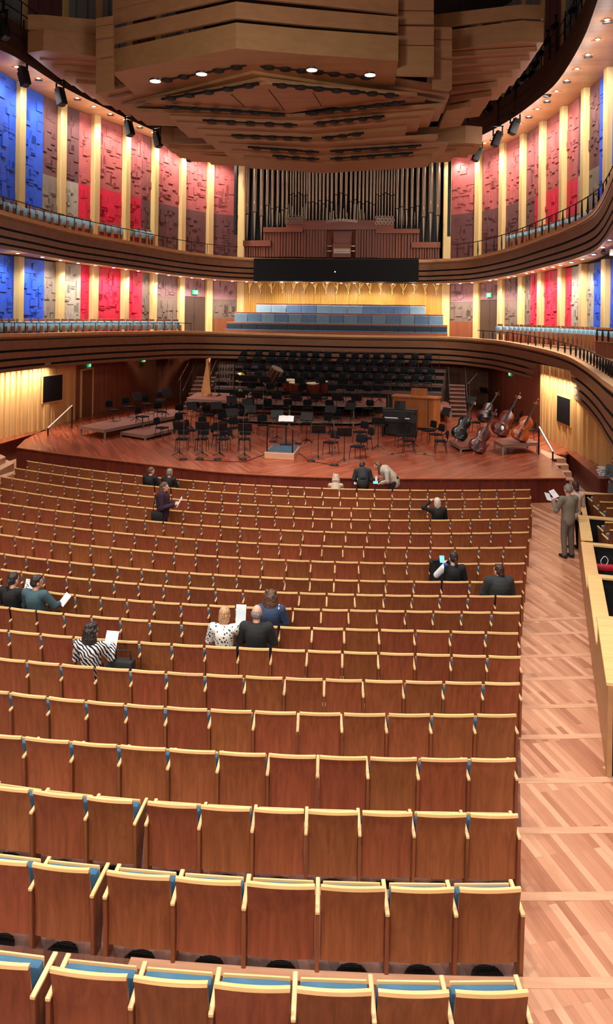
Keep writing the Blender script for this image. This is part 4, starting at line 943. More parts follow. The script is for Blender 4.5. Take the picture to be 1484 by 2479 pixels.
LL = [(44, 613), (97, 621), (144, 628), (190, 634), (231, 640), (270, 646), (305, 651), (340, 656), (373, 660), (407, 664), (436, 667), (466, 670), (495, 673), (525, 676), (556, 678)]
LR = [(1087, 686), (1117, 685), (1141, 684), (1184, 680), (1205, 678), (1228, 674), (1249, 670), (1271, 666), (1292, 661), (1313, 656), (1336, 651), (1361, 645), (1385, 639), (1411, 630), (1436, 621), (1457, 611), (1475, 600)]
LC = [(600+33*k, 681+.4*k) for k in range(15)]
def flat(lst, side):
    out = []
    for j, (u, v) in enumerate(lst):
        i = min(range(len(T2)), key=lambda i: abs(proju(T2[i])-u)); f = .35; b = T2[i]; w_ = W2[i]
        p = b.lerp(w_, f); p.z = (b.z-1.45)*(1-f)+max(b.z-1.45, Z1C-.3)*f-.02; out.append((u, p, w_, b))
    return out
for lst, lb, gr in ((LL, 'small white downlight under the left upper balcony, %s from the left', 'left lower soffit downlights'), (LR, 'small white downlight under the right upper balcony, %s from the choir', 'right lower soffit downlights'), (LC, 'small white downlight above the gold choir wall, %s from the left', 'choir wall downlights')):
    for j, (u, p, w_, b) in enumerate(flat(lst, 0)):
        d = w_-p; t = thing('downlight', lb % nth(j+1), 'lamp', tuple(p), math.atan2(d.y, d.x)+math.pi/2, gr)
        link('lens', DL['lens'], t); link('ring', DL['ring'], t)
        SPOTS.append((p, w_, 'low', u))
def spotlamp(u, v, d, label, lean, big=1.):
    p = atD(u, v, d); t = thing('hanging_spotlight', label, 'spotlight', tuple(p), lean, 'black spotlights on the gallery', 1)
    rot = Matrix.Rotation(R(20), 4, 'Y')
    m = MB(); m.box(-.19, .19, -.17, .17, -.55, .1, rot); m.box(-.15, .15, -.14, .14, .1, .28, rot); b = m.build('housing', M['black'], t, bev=.04, seg=2)
    m = MB(); m.lathe([(0, -.56), (.15, -.57), (.17, -.54)], 16, m=rot); part(m.build('lens', M['blacksheen'], b), 'dark glass lens')
    m = MB(); m.box(-.3, .3, -.04, .04, .5, .56); m.box(-.28, -.22, -.03, .03, 0, .55); m.box(.22, .28, -.03, .03, 0, .55); m.build('yoke', M['blackmetal'], t)
    m = MB(); m.tube([(0, 0, .5), (0, 0, 2.2)], .03, 6); m.build('pole', M['blackmetal'], t)
for j, (u, v, d) in enumerate(((56, 178, 33), (145, 227, 35.5), (311, 305, 41), (380, 333, 43), (456, 368, 45.5))):
    spotlamp(u, v, d, 'black hanging spotlight below the left gallery, %s from the left' % nth(j+1), math.pi*.85)
for j, (u, v, d) in enumerate(((1157, 368, 45.5), (1205, 330, 42), (1247, 300, 40), (1331, 206, 36.5), (1367, 150, 35))):
    spotlamp(u, v, d, 'black hanging spotlight below the right gallery, %s from the organ' % nth(j+1), .3)
spotlamp(6, 62, 30.5, 'black hanging spotlight cut by the upper left picture corner', math.pi*.85)
# small lamps clamped along the right gallery rail
for j, (u, v) in enumerate(((1162, 270), (1185, 262), (1210, 240), (1232, 226), (1252, 210), (1270, 186), (1288, 176), (1300, 152), (1310, 128), (1326, 96), (1346, 60), (1390, 22))):
    p = atD(u, v, 44-(u-1162)*.036); t = thing('rail_lamp', 'small black lamp clamped on the right gallery rail, %s from the organ' % nth(j+1), 'lamp', tuple(p), .4, 'small lamps on the right gallery rail')
    rot = Matrix.Rotation(R(35+10*(j % 3)), 4, 'Y'); m = MB(); m.lathe([(.10, -.3), (.13, -.28), (.12, .05), (.05, .16)], 12, m=rot); m.build('barrel', M['black'], t, 40)
    m = MB(); m.tube([(0, 0, .1), (0, 0, .4)], .025, 6); m.box(-.06, .06, -.05, .05, .38, .46); m.build('clamp', M['blackmetal'], t)

q = atD(1461, 611, 29.5); t = thing('security_camera', 'small black dome camera on the soffit at the right edge', 'camera', tuple(q)); m = MB(); m.ball((0, 0, 0), .09); m.tube([(0, 0, .05), (0, 0, .2)], .05, 10); m.build('dome', M['black'], t, 50)
m = MB(); m.box(.22, .38, -.1, .1, -.12, .12); part(m.build('white_unit', M['white'], t, bev=.02), 'small white unit beside the dome')
p = atD(1443, 840, 28.6); q = atD(1500, 846, 27); d = q-p; d.z = 0; t = thing('balcony_partition', 'low brown partition with a short black rail at the right end of the lower balcony seats', 'partition', (p.x, p.y, p.z-.35), math.atan2(d.y, d.x)); L = d.length
m = MB(); m.box(0, L, -.03, .03, 0, .52); m.build('panel', M['side'], t, bev=.008)
m = MB(); m.box(-.02, L, -.06, .06, .52, .56); m.build('cap', M['fascia'], t, bev=.008)
m = MB(); m.tube([(0, 0, .95), (L, 0, .95)], .025, 6); m.build('rail', M['blackmetal'], t)
for k in range(4): m = MB(); m.tube([(.05+L*k/4, 0, .56), (.05+L*k/4, 0, .75), (.05+L*k/4, 0, .95)], [.03, .045, .022], 6); m.build('post', M['blackmetal'], t)
# ------------------------------------------------------------------ orchestra: risers, chairs, stands and instruments
def riser(name_label, px, z, h, depth_pts=None, legs=True):
    """stage platform: pixel outline of its top at height z, thin deck on metal legs"""
    P = [atZ(u, v, z) for u, v in px]; c = sum(P, Vector())/len(P); t = thing('stage_riser', name_label, 'riser', (c.x, c.y, ZS), 0, 'stage risers'); o = Vector(t.location)
    m = MB(); m.prism([(p-o).xy for p in P], z-ZS-.02, z-ZS); m.build('deck', M['riser'], t)
    m = MB(); cc = Vector((0, 0)); q = [(p-o).xy*.999 for p in P]; m.prism(q, z-ZS-.12, z-ZS-.02); m.build('frame', M['alu'], t)
    if z-ZS-.12 > .03:
        for a, b in zip(P, P[1:]+P[:1]):
            L = (b-a).length
            for k in range(max(1, round(L/2.2))):
                p = a.lerp(b, k/max(1, round(L/2.2))); p = p.lerp(c, .03)-o; m = MB(); m.box(p.x-.035, p.x+.035, p.y-.035, p.y+.035, 0, z-ZS-.11); m.build('leg', M['alu'], t)
    return t
riser('long low riser at the left edge of the stage', [(191, 1031), (251, 1041), (430, 1006), (432, 992), (400, 990)], 1.2, .4)
riser('lower riser step beside the long left riser', [(291, 1045), (351, 1055), (418, 1039), (432, 1022), (416, 1020)], 1.0, .2)
riser('low riser under the orange double bass at the right edge', [(1196, 1066), (1217, 1077), (1303, 1071), (1278, 1060), (1230, 1058)], 1.2, .4)
riser('low flat riser under the black double bass', [(1087, 1066), (1115, 1082), (1172, 1078), (1184, 1066), (1150, 1056)], 1.0, .2)
riser('lowest wide riser curving across the wind section', [(520, 1004), (560, 1012), (700, 1018), (860, 1020), (928, 1013), (932, 1003), (700, 1005), (540, 998)], 1.02, .2)
riser('second wide riser holding the timpani', [(558, 971), (700, 975), (860, 980), (935, 979), (935, 962), (700, 959), (558, 956)], 1.65, .85)
riser('riser under the concert harp', [(452, 965), (556, 971), (556, 952), (478, 949)], 1.7, .9)
riser('riser behind the organ console', [(1052, 992), (1094, 994), (1088, 972), (1040, 970)], 1.4, .6)
def rows_riser(y0, y1, x0, x1, z, label):
    t = thing('choir_riser', label, 'riser', ((x0+x1)/2, (y0+y1)/2, ZS), 0, 'choir risers'); L = (x1-x0)/2; w = (y1-y0)/2
    m = MB(); m.box(-L, L, -w, w, z-ZS-.03, z-ZS); m.build('deck', M['choirriser'], t)
    m = MB(); m.box(-L, L, -w, w, z-ZS-.14, z-ZS-.03); m.build('frame', M['choirtrim'], t)
    for k in range(10):
        x = -L+.06+(2*L-.12)*k/9; m = MB(); m.box(x-.03, x+.03, -w+.05, -w+.11, 0, z-ZS-.13); m.build('leg', M['choirtrim'], t)
    m = MB(); m.box(-L+.1, L-.1, -w+.2, -w+.24, .0, z-ZS-.14); part(m.build('skirt', M['black'], t), 'black cloth skirt')
CH = [(42.9, 2.0, -6.0, 6.3), (43.8, 2.35, -6.2, 6.4), (44.7, 2.69, -6.4, 6.5), (45.6, 3.02, -6.5, 6.6)]
for k, (y, z, x0, x1) in enumerate(CH): rows_riser(y-.02, y+.86, x0, x1, z, 'dark choir riser, %s level from the timpani' % nth(k+1))
def stairs(label, u0, u1, vb, zb, zt, n, run):
    p, q = atZ(u0, vb, zb), atZ(u1, vb, zb); t = thing('riser_stairs', label, 'steps', (p.x, p.y, ZS), 0); w = q.x-p.x
    for k in range(n):
        z = zb+(zt-zb)*(k+1)/n-ZS; m = MB(); m.box(0, w, run*k, run*(k+1)+.02, z-.04, z); s = m.build('step', M['riser'], t)
        m = MB(); m.box(0, w, run*k-.01, run*k+.025, z-.045, z+.003); m.build('step_edge', M['alu'], s)
        m = MB(); m.box(0, w, run*k+.12, run*k+.14, z-(zt-zb)/n, z-.04); m.build('step_back', M['organwood'], s)
    L = run*n; h0, h1 = zb-ZS, zt-ZS
    for x in (0, w):
        m = MB(); m.tube([(x, 0, h0+.2), (x, 0, h0+1), (x, L*.9, h1+.95), (x, L*.9+.9, h1+.95)], .022, 6); m.tube([(x, L*.5, (h0+h1)/2), (x, L*.5, (h0+h1)/2+1)], .02, 6); m.build('handrail', M['blackmetal'], t)
stairs('dark wooden steps up the left side of the risers behind the harp', 442, 496, 992, ZS, 2.4, 8, .36)
stairs('dark wooden steps up the right side of the risers behind the basses', 1088, 1130, 1010, ZS, 2.25, 8, .40)
for k in range(9):
    u0, u1 = 556+57*k, 556+57*k+52; p, q = atY(u0, 846+.02*(u0-556), 46.42), atY(u1, 846+.02*(u0-556), 46.42); c = (p+q)/2
    t = thing('guard_rail', 'thin black guard rail behind the top choir row, %s from the left' % nth(k+1), 'railing', (c.x, c.y, 3.02), 0, 'black guard rails behind the choir'); w = (q.x-p.x)/2; h = c.z-3.02
    m = MB(); m.tube([(-w, 0, 0), (-w, 0, h), (w, 0, h), (w, 0, 0)], .018, 6); m.build('frame', M['black'], t)
    for f in (.35, .68): m = MB(); m.tube([(-w, 0, h*f), (w, 0, h*f)], .012, 6); m.build('bar', M['black'], t)
# --- orchestra chair
def chair_parts():
    P = {}
    m = MB(); m.box(-.22, .22, -.2, .22, .435, .49); P['seat'] = m.mesh('seat', M['cloth'], 40, .03, 2)
    m = MB(); vs = [];
    poly = [(-.21, .62), (-.19, .58), (.19, .58), (.21, .62), (.21, .80), (.16, .87), (-.16, .87), (-.21, .80)]
    rot = Matrix.Translation((0, -.235, 0)) @ Matrix(((1, 0, 0, 0), (0, .12, -1, 0), (0, 1, .12, 0), (0, 0, 0, 1)))
    m.prism([(x, z-.45) for x, z in poly], -.025, .025, Matrix.Translation((0, -.215, .45)) @ Matrix.Rotation(R(98), 4, 'X')); P['back'] = m.mesh('backrest', M['cloth'], 40, .012, 2)
    m = MB(); m.tube([(0, -.1, .43), (0, -.24, .42), (0, -.255, .52), (0, -.245, .66)], .018, 6); P['stem'] = m.mesh('back_support', M['black'], 40)
    for k, (x, y) in enumerate(((-1, 1), (1, 1), (-1, -1), (1, -1))):
        m = MB(); m.tube([(x*.17, y*.14, .44), (x*.205, y*.17, .42), (x*.225, y*.22, 0)], [.014, .014, .012], 6); P['leg%d' % k] = m.mesh('leg', M['black'], 40)
    return P
CP = chair_parts()
def chair(p, rz, label, grp):
    t = thing('orchestra_chair', label, 'chair', tuple(p), rz, grp)
    link('seat', CP['seat'], t); link('backrest', CP['back'], t); link('back_support', CP['stem'], t)
    for k in range(4): link('leg', CP['leg%d' % k], t)
    return t
POD = atZ(683, 1095, ZS)
def face(p, q): d = q-p; return math.atan2(d.y, d.x)-math.pi/2
def chairs(lst, z, rows, grp, facing=None):
    """lst = seat pixels (centre of the seat) left to right"""
    for j, (u, v) in enumerate(lst):
        p = atZ(u, v, z+.47); p.z = z
        rz = face(p, POD) if facing is None else facing
        chair(p, rz+random.uniform(-.2, .2), rows % nth(j+1), grp)
chairs([(441, 1062), (489, 1062), (541, 1062), (592, 1062)], ZS, 'black chair at the left stage edge behind a stand, %s from the left', 'soloist chairs at the left stage edge', math.pi+.1)
chairs([(801, 1070), (866, 1080)], ZS, 'black chair right of the podium at the stage edge, %s from the left', 'soloist chairs right of the podium', math.pi-.35)
chairs([(441, 1024), (464, 1041), (499, 1033), (530, 1053), (543, 1021), (570, 1035)], ZS, 'black chair in the first violin section, %s from the left', 'violin chairs')
chairs([(438, 1000), (480, 994), (504, 1003), (559, 1003), (590, 1015), (637, 1028)], ZS, 'black chair in the inner strings left of the conductor, %s from the left', 'inner string chairs')
chairs([(742, 1024), (790, 1026), (812, 1012)], ZS, 'black chair directly behind the conductor stand, %s from the left', 'centre chairs')
chairs([(872, 1045), (884, 1060), (924, 1028), (972, 1053), (990, 1066), (1037, 1042), (1056, 1051), (1067, 1067)], ZS, 'black chair in the cello section, %s from the left', 'cello chairs')
chairs([(274, 992), (312, 984), (355, 977), (390, 969)], 1.2, 'black chair on the long left riser, %s from the left', 'chairs on the left riser')
chairs([(345, 1008), (387, 996)], 1.0, 'black chair on the lower left riser step, %s from the left', 'chairs on the left riser edge')
chairs([(392, 1035)], ZS, 'black chair on the stage floor in front of the lower left riser%.0s', 'chair before the left riser')
chairs([(560, 982), (605, 984), (650, 986), (695, 987), (745, 988), (795, 989), (845, 990), (890, 989)], 1.02, 'black chair on the lowest wide riser, %s from the left', 'wind chairs')
chairs([(610, 946), (655, 948), (735, 950), (800, 952), (845, 953), (885, 953), (912, 953)], 1.65, 'black chair on the timpani riser, %s from the left', 'upper wind chairs')
chairs([(1150, 1022), (1175, 1012), (1230, 995), (1248, 1014), (1281, 1040)], ZS, 'black chair among the double basses, %s from the left', 'bass chairs', 1.3)
TOPU = [587, 624, 656, 682, 708, 735, 763, 793, 828, 858, 885, 912, 939, 969, 1004, 1036]
for k, (y, z, x0, x1) in enumerate(CH):
    for j, u in enumerate(TOPU):
        p = atY(u+(0, 9, -6, 0)[k], 880, y+.48); p.z = z
        chair(p, math.pi+random.uniform(-.08, .08), 'black choir chair, %s from the left on the %s choir riser' % (nth(j+1), nth(k+1)), 'choir chairs, %s riser' % nth(k+1))
# --- music stands
def stand_parts():
    P = {}
    m = MB(); r = Matrix.Rotation(R(-28), 4, 'X'); m.box(-.26, .26, -.012, .012, -.17, .17, r); m.box(-.26, .26, -.012, .07, -.18, -.16, r); P['desk'] = m.mesh('desk', M['black'], None, .006)
    m = MB(); m.tube([(0, 0, .03), (0, 0, 1.05)], [.014, .011], 8); P['pole'] = m.mesh('pole', M['blackmetal'], 40)
    m = MB()
    for k in range(3): a = k*2*math.pi/3+.5; m.tube([(0, 0, .16), (.1*math.cos(a), .1*math.sin(a), .08), (.28*math.cos(a), .28*math.sin(a), .012)], [.02, .016, .012], 6)
    P['base'] = m.mesh('base', M['blackmetal'], 40)
    return P
TP = stand_parts()
def stand(p, rz, label, grp, h=1.08):
    t = thing('music_stand', label, 'music stand', tuple(p), rz, grp); d = link('desk', TP['desk'], t); d.location = (0, -.02, h); link('pole', TP['pole'], t); link('base', TP['base'], t)
    return t
def stands(lst, z, lab, grp, facing=None):
    for j, (u, v) in enumerate(lst):
        p = atZ(u, v, z); stand(p, (face(p, POD)+math.pi if facing is None else facing)+random.uniform(-.15, .15), lab % nth(j+1), grp)
stands([(434, 1102), (489, 1102), (532, 1104), (592, 1106)], ZS, 'black music stand at the left stage edge, %s from the left', 'stands at the left stage edge', math.pi)
stands([(770, 1111), (833, 1119), (915, 1086)], ZS, 'black music stand right of the podium, %s from the left', 'stands right of the podium', math.pi)
stands([(462, 1040), (523, 1040), (560, 1060), (605, 1050), (560, 1020), (598, 1030)], ZS, 'black music stand among the violins, %s from the left', 'violin stands')
stands([(670, 1065), (742, 1072), (800, 1050), (848, 1040)], ZS, 'black music stand around the conductor, %s from the left', 'inner stands')
stands([(975, 1068), (1000, 1080), (1080, 1055), (1140, 1020)], ZS, 'black music stand among the cellos, %s from the left', 'cello stands')
stands([(330, 1018), (402, 1004)], 1.2, 'black music stand on the left riser, %s from the left', 'left riser stands')
stands([(580, 1008), (622, 1010), (668, 1012), (715, 1013), (765, 1014), (815, 1016), (862, 1016)], 1.02, 'black music stand on the lowest wide riser, %s from the left', 'wind stands', math.pi)
stands([(567, 962), (588, 966), (610, 968), (640, 970), (680, 971), (725, 972), (775, 973), (830, 974), (865, 975), (918, 973)], 1.65, 'black music stand on the timpani riser, %s from the left', 'upper wind stands', math.pi)
stands([(1170, 990)], ZS, 'tall black music stand behind the double basses%.0s', 'bass stand', math.pi-.6)
# --- microphone stands
def mic(u, v, h, label, boom=None, z=ZS):
    p = atZ(u, v, z); t = thing('microphone_stand', label, 'microphone stand', tuple(p), 0, 'microphone stands on the stage')
    m = MB(); m.lathe([(.0, 0), (.14, 0), (.145, .03), (.13, .05), (.02, .06)], 20); m.build('base', M['black'], t, 40)
    m = MB(); m.tube([(0, 0, .05), (0, 0, h)], [.013, .009], 8); m.build('pole', M['chrome'], t, 60)
    m = MB(); m.lathe([(.02, h*.45), (.024, h*.47), (.02, h*.5)], 10); m.build('clutch', M['black'], t)
    if boom:
        m = MB(); m.tube([(-boom[0]*.25, 0, h-boom[1]*.25), boom and (boom[0], 0, h+boom[1])], .012, 6); m.build('boom', M['chrome'], t)
    e = (boom[0], 0, h+boom[1]) if boom else (0, 0, h); m = MB(); m.tube([e, (e[0]+.05, e[1]-.06, e[2]+.02)], [.018, .024], 8); m.build('microphone', M['black'], t)
for j, (u, v, h) in enumerate(((444, 1113, 1.55), (484, 1112, 1.0), (527, 1113, 1.3), (588, 1113, 1.5), (660, 1070, .9), (722, 1075, .8), (753, 1117, 1.45), (810, 1127, 1.3))):
    mic(u, v, h, 'slim microphone stand on a round black base, %s from the left' % nth(j+1), (.10, .28) if j in (3,) else ((-.12, .3) if j == 7 else None))
mic(436, 994, 1.8, 'tall boom microphone stand beside the left riser steps', (.45, .8), ZS)
mic(1136, 1014, 1.9, 'tall boom microphone stand beside the right riser steps', (.35, .4), ZS)
# --- podium, conductor stand
P_ = [atZ(u, v, ZS+.24) for u, v in ((640, 1094), (712, 1098), (726, 1080), (659, 1077))]; c = sum(P_, Vector())/4
t = thing('conductor_podium', 'conductor podium with blue carpet, pale wooden sides and black rail', 'podium', (c.x, c.y, ZS)); o = Vector(t.location)
m = MB(); m.prism([(p-o).xy for p in P_], 0, .235); m.build('platform', M['nosing'], t, bev=.01)
m = MB(); cc = Vector((0, 0)); m.prism([(p-o).xy*.93 for p in P_], .235, .245); m.build('carpet', plain('podium_carpet', (52, 74, 92), .95, var=.1), t)
m = MB(); a, b = (P_[0]-o)*.86, (P_[1]-o)*.86; a.z = b.z = .24; m.tube([a, a+UP*.80, a.lerp(b, .06)+UP*.9, a.lerp(b, .94)+UP*.9, b+UP*.80, b], .022, 8); m.build('safety_rail', M['blackmetal'], t, 50)
p = atZ(692, 1077, ZS); t = thing('conductor_stand', 'black conductor stand carrying an open white score', 'music stand', (p.x, p.y, ZS), R(6))
m = MB(); m.tube([(0, 0, 0), (0, 0, .95)], .03, 8); m.build('pole', M['black'], t)
m = MB(); r = Matrix.Translation((0, 0, 1.02)) @ Matrix.Rotation(R(-62+90), 4, 'X'); m.box(-.42, .42, -.27, .27, -.012, .012, r); m.box(-.42, .42, -.29, -.26, -.01, .05, r); m.build('desk', M['black'], t, bev=.005)
m = MB(); m.lathe([(.26, 0), (.26, .02), (.03, .06)], 16); m.build('base', M['black'], t, 40)
t2 = thing('score', 'open white score lying on the conductor stand', 'book', (p.x, p.y, ZS+1.03), R(6))
for s in (-1, 1):
    m = MB(); secs = []
    for k in range(7):
        x = s*.3*k/6; hh = .02+.025*math.sin(math.pi*min(1, k/6*1.2))*(1-k/9); secs.append([Vector((x, -.2, hh)), Vector((x, .2, hh)), Vector((x, .2, .016)), Vector((x, -.2, .016))])
    m.band([[Matrix.Rotation(R(28), 4, 'X') @ q for q in s_] for s_ in secs]); m.build('page_block', M['white'], t2, 40)
# cables on the floor
for lab, pts in (('black cable winding along the left stage edge to the podium', ((470, 1113), (528, 1116), (590, 1117), (618, 1108), (640, 1100))), ('black cable from the podium to the right microphones', ((722, 1096), (735, 1105), (750, 1116), (780, 1121), (808, 1127)))):
    P2 = spline([atZ(u, v, ZS+.012) for u, v in pts], 6); m = MB(); m.tube(P2, .012, 5); tag(m.build('cable', M['black']), lab, 'cable')
for j, (a, b) in enumerate((((922, 1096), (980, 1104)), ((1003, 1098), (1055, 1104)))):
    p, q = atZ(*a, ZS), atZ(*b, ZS); c = (p+q)/2; t = thing('cello_rail', 'flat metal spike rail on the stage floor, %s from the left' % nth(j+1), 'floor rail', tuple(c), 0); m = MB(); m.bar(p-c+UP*.02, q-c+UP*.02, .05, .03); m.build('bar', M['alu'], t, bev=.004)
    m = MB(); m.box(-.06, .06, -.04, .04, .03, .05); m.build('socket', M['black'], t)
# --- harp
hp = atZ(501, 958, 1.7); t = thing('concert_harp', 'golden wooden concert harp on the left riser', 'harp', tuple(hp), R(4))
hm = wood('harp_wood', (176, 116, 60), (206, 148, 84), 'z', .4, .3)
m = MB(); m.band([[Vector((-w, y0, z)), Vector((w, y0, z)), Vector((w*.8, y1, z)), Vector((-w*.8, y1, z))] for z, w, y0, y1 in ((.12, .25, -.30, .08), (.3, .235, -.28, .06), (.8, .17, -.2, .06), (1.3, .1, -.11, .06), (1.55, .07, -.06, .04))]); m.build('soundbox', hm, t, 30)
m = MB(); m.lathe([(.0, 0), (.28, 0), (.29, .06), (.26, .12), (.0, .12)], 20, (0, -.05, 0)); m.build('base', hm, t, 40)
m = MB(); m.tube([(0, .62, .1), (0, .62, 1.75), (0, .60, 1.9)], [.05, .045, .08], 10); m.build('pillar', hm, t, 40)
m = MB(); m.band([[Vector((-.04, y, z)), Vector((.04, y, z)), Vector((.04, y, z+h)), Vector((-.04, y, z+h))] for y, z, h in ((-.04, 1.5, .14), (.1, 1.58, .16), (.25, 1.52, .18), (.4, 1.6, .18), (.62, 1.78, .16))]); m.build('neck', hm, t, 40)
m = MB(); m.box(-.075, .075, -.02, .1, 1.5, 1.92); m.build('shoulder', hm, t, bev=.02)
for k in range(20):
    y = -.02+.6*k/20; m = MB(); m.tube([(0, y, 1.5+.25*k/20), (0, y*.85-.1, .3+1.2*(1-k/20)*.9)], .004, 4); m.build('string', M['pipe'], t)
# --- tubular bells
bp = atZ(548, 959, 1.7); t = thing('tubular_bells', 'rack of silver tubular bells behind the harp', 'tubular bells', tuple(bp), R(-6))
for s in (-1, 1):
    m = MB(); m.tube([(s*.42, 0, 0), (s*.42, 0, 1.75)], .025, 8); m.box(s*.42-.03, s*.42+.03, -.3, .3, 0, .05); m.build('upright', M['blackmetal'], t)
m = MB(); m.box(-.45, .45, -.06, .06, 1.7, 1.78); m.build('top_bar', M['blackmetal'], t)
for k in range(11):
    x = -.38+.076*k; m = MB(); m.tube([(x, (k % 2)*.06-.03, 1.7), (x, (k % 2)*.06-.03, .75-.05*k+.2)], .017, 8); m.build('bell_tube', M['chrome'], t, 60)
# --- percussion
def cymbal(u, v, z, label, h, tilt):
    p = atZ(u, v, z); t = thing('cymbal_stand', label, 'cymbal', tuple(p), 0); m = MB(); m.tube([(0, 0, .1), (0, 0, h)], .014, 6); m.build('pole', M['chrome'], t)
    m = MB()
    for k in range(3): a = k*2.1; m.tube([(0, 0, .3), (.3*math.cos(a), .3*math.sin(a), 0)], .014, 6)
    m.build('tripod', M['chrome'], t)
    m = MB(); m.lathe([(.28, -.03), (.1, -.005), (.06, .03), (0, .04)], 24, (0, 0, h), Matrix.Rotation(tilt, 4, 'X')); m.build('cymbal', plain('brass', (206, 176, 96), .3, .8), t, 40)
cymbal(609, 958, 1.65, 'flat brass cymbal on a chrome stand left of the bass drum', .95, 0)
cymbal(581, 956, 1.65, 'tilted brass cymbal on a stand beside the tubular bells', .95, R(70))
p = atZ(661, 961, 1.65); t = thing('bass_drum', 'tilted bass drum with chrome rods on a stand', 'drum', (p.x, p.y, 1.65))
rot = Matrix.Translation((0, 0, 1.05)) @ Matrix.Rotation(R(28), 4, 'Y') @ Matrix.Rotation(R(8), 4, 'X')
m = MB(); m.lathe([(.30, -.5), (.32, -.5), (.32, .5), (.30, .5)], 28, m=rot); m.build('shell', plain('drum_shell', (60, 26, 20), .3), t, 50)
for zz in (-.52, .48): m = MB(); m.lathe([(.31, zz), (.345, zz), (.345, zz+.05), (.31, zz+.05)], 28, m=rot); m.build('hoop', M['alu'], t, 50)
for k in range(10): a = k*.628; m = MB(); m.tube([rot @ Vector((.34*math.cos(a), .34*math.sin(a), z)) for z in (-.5, .5)], .009, 5); m.build('tension_rod', M['chrome'], t)
m = MB(); m.lathe([(0, .485), (.31, .485), (.31, .49)], 28, m=rot); m.build('head', M['black'], t)
m = MB(); m.tube([(-.3, -.2, 0), (-.2, 0, .6), (-.3, .2, 0)], .02, 6); m.tube([(.3, -.2, 0), (.2, 0, .8), (.3, .2, 0)], .02, 6); m.build('stand', M['blackmetal'], t)
hd = plain('timpani_head', (226, 214, 180), .5); cop = plain('timpani_copper', (110, 48, 28), .3, .5)
for j, (u, v, r) in enumerate(((701, 919, .40), (717.5, 925, .38), (758, 927, .35), (781, 923, .30))):
    p = atZ(u, v, 1.65+.93); t = thing('timpani', 'timpani drum with cream head, %s from the left' % nth(j+1), 'timpani', (p.x, p.y, 1.65), 0, 'timpani'); t.rotation_euler.x = R(5)
    m = MB(); m.lathe([(.02, .22), (r*.5, .28), (r*.85, .45), (r*.97, .65), (r*.98, .89)], 28); m.build('bowl', cop, t, 60)
    m = MB(); m.lathe([(0, .932), (r*.97, .932), (r*.98, .925)], 28); m.build('head', hd, t, 40)
    m = MB(); m.lathe([(r*.97, .88), (r*1.03, .88), (r*1.03, .93), (r*.97, .93)], 28); m.build('hoop', M['chrome'], t, 40)
    m = MB()
    for k in range(3): a = k*2.09; m.tube([(r*.9*math.cos(a), r*.9*math.sin(a), .6), (r*.8*math.cos(a), r*.8*math.sin(a), .03)], .02, 6)
    m.lathe([(r*.75, .03), (r*.8, .03), (r*.8, .08), (r*.75, .08)], 20); m.build('frame', M['blackmetal'], t)
# --- organ console, piano and dark keyboards
cw = wood('console_wood', (142, 80, 38), (176, 106, 56), 'z', .35, .4)
p0, p1 = atZ(955, 1036, ZS), atZ(1056, 1043, ZS); c = (p0+p1)/2; dx = (p1-p0).length
t = thing('organ_console', 'tall light brown organ console seen from behind', 'organ console', (c.x, c.y+.45, ZS), math.atan2(p1.y-p0.y, p1.x-p0.x)); L = dx/2
m = MB(); m.prism([(-L, -.45), (L, -.45), (L+.08, -.2), (L+.08, .45), (-L-.08, .45), (-L-.08, -.2)], .08, 1.42); m.build('case', cw, t, bev=.02)
m = MB(); m.prism([(-L-.03, -.5), (L+.03, -.5), (L+.14, -.2), (L+.14, .5), (-L-.14, .5), (-L-.14, -.2)], 1.42, 1.5); m.build('top', cw, t, bev=.01)
m = MB(); m.box(-L-.05, L+.05, -.42, .4, 0, .08); m.build('plinth', M['black'], t)
m = MB(); m.box(-.32*1.2+.12, .32*1.2+.12, -.02, .03, 1.5, 1.86, Matrix.Rotation(R(-6), 4, 'X')); m.build('music_desk', cw, t, bev=.006)
m = MB(); m.box(L*.72, L*.74, -.462, -.448, .1, 1.4); m.build('corner_joint', M['groove'], t)
p = atZ(966, 1056, ZS); t = thing('piano', 'black upright keyboard instrument in front of the organ console', 'piano', tuple(p), R(-8))
m = MB(); m.box(-.72, .72, .0, .55, 0.05, 1.12); m.box(-.72, .72, -.3, .02, .62, .8); m.build('case', M['blacksheen'], t, bev=.03, seg=2)
m = MB(); m.box(-.75, .75, -.02, .58, 1.12, 1.16); m.build('lid', M['blacksheen'], t, bev=.01)
for s in (-1, 1): m = MB(); m.box(s*.66-.04, s*.66+.04, -.28, -.2, 0, .62); m.build('leg', M['blacksheen'], t)
m = MB(); m.box(-.62, .62, -.27, -.1, .8, .815); m.build('keyboard', M['white'], t)
t = thing('sheet_folder', 'black folder standing on the lid of the keyboard instrument', 'folder', (p.x, p.y+.25, ZS+1.16), R(-8))
for s in (-1, 1): m = MB(); m.box(min(0, s*.26), max(0, s*.26), -.012, .012, 0, .34, Matrix.Rotation(s*R(14), 4, 'Z') @ Matrix.Rotation(R(-12), 4, 'X')); m.build('cover', M['black'], t)
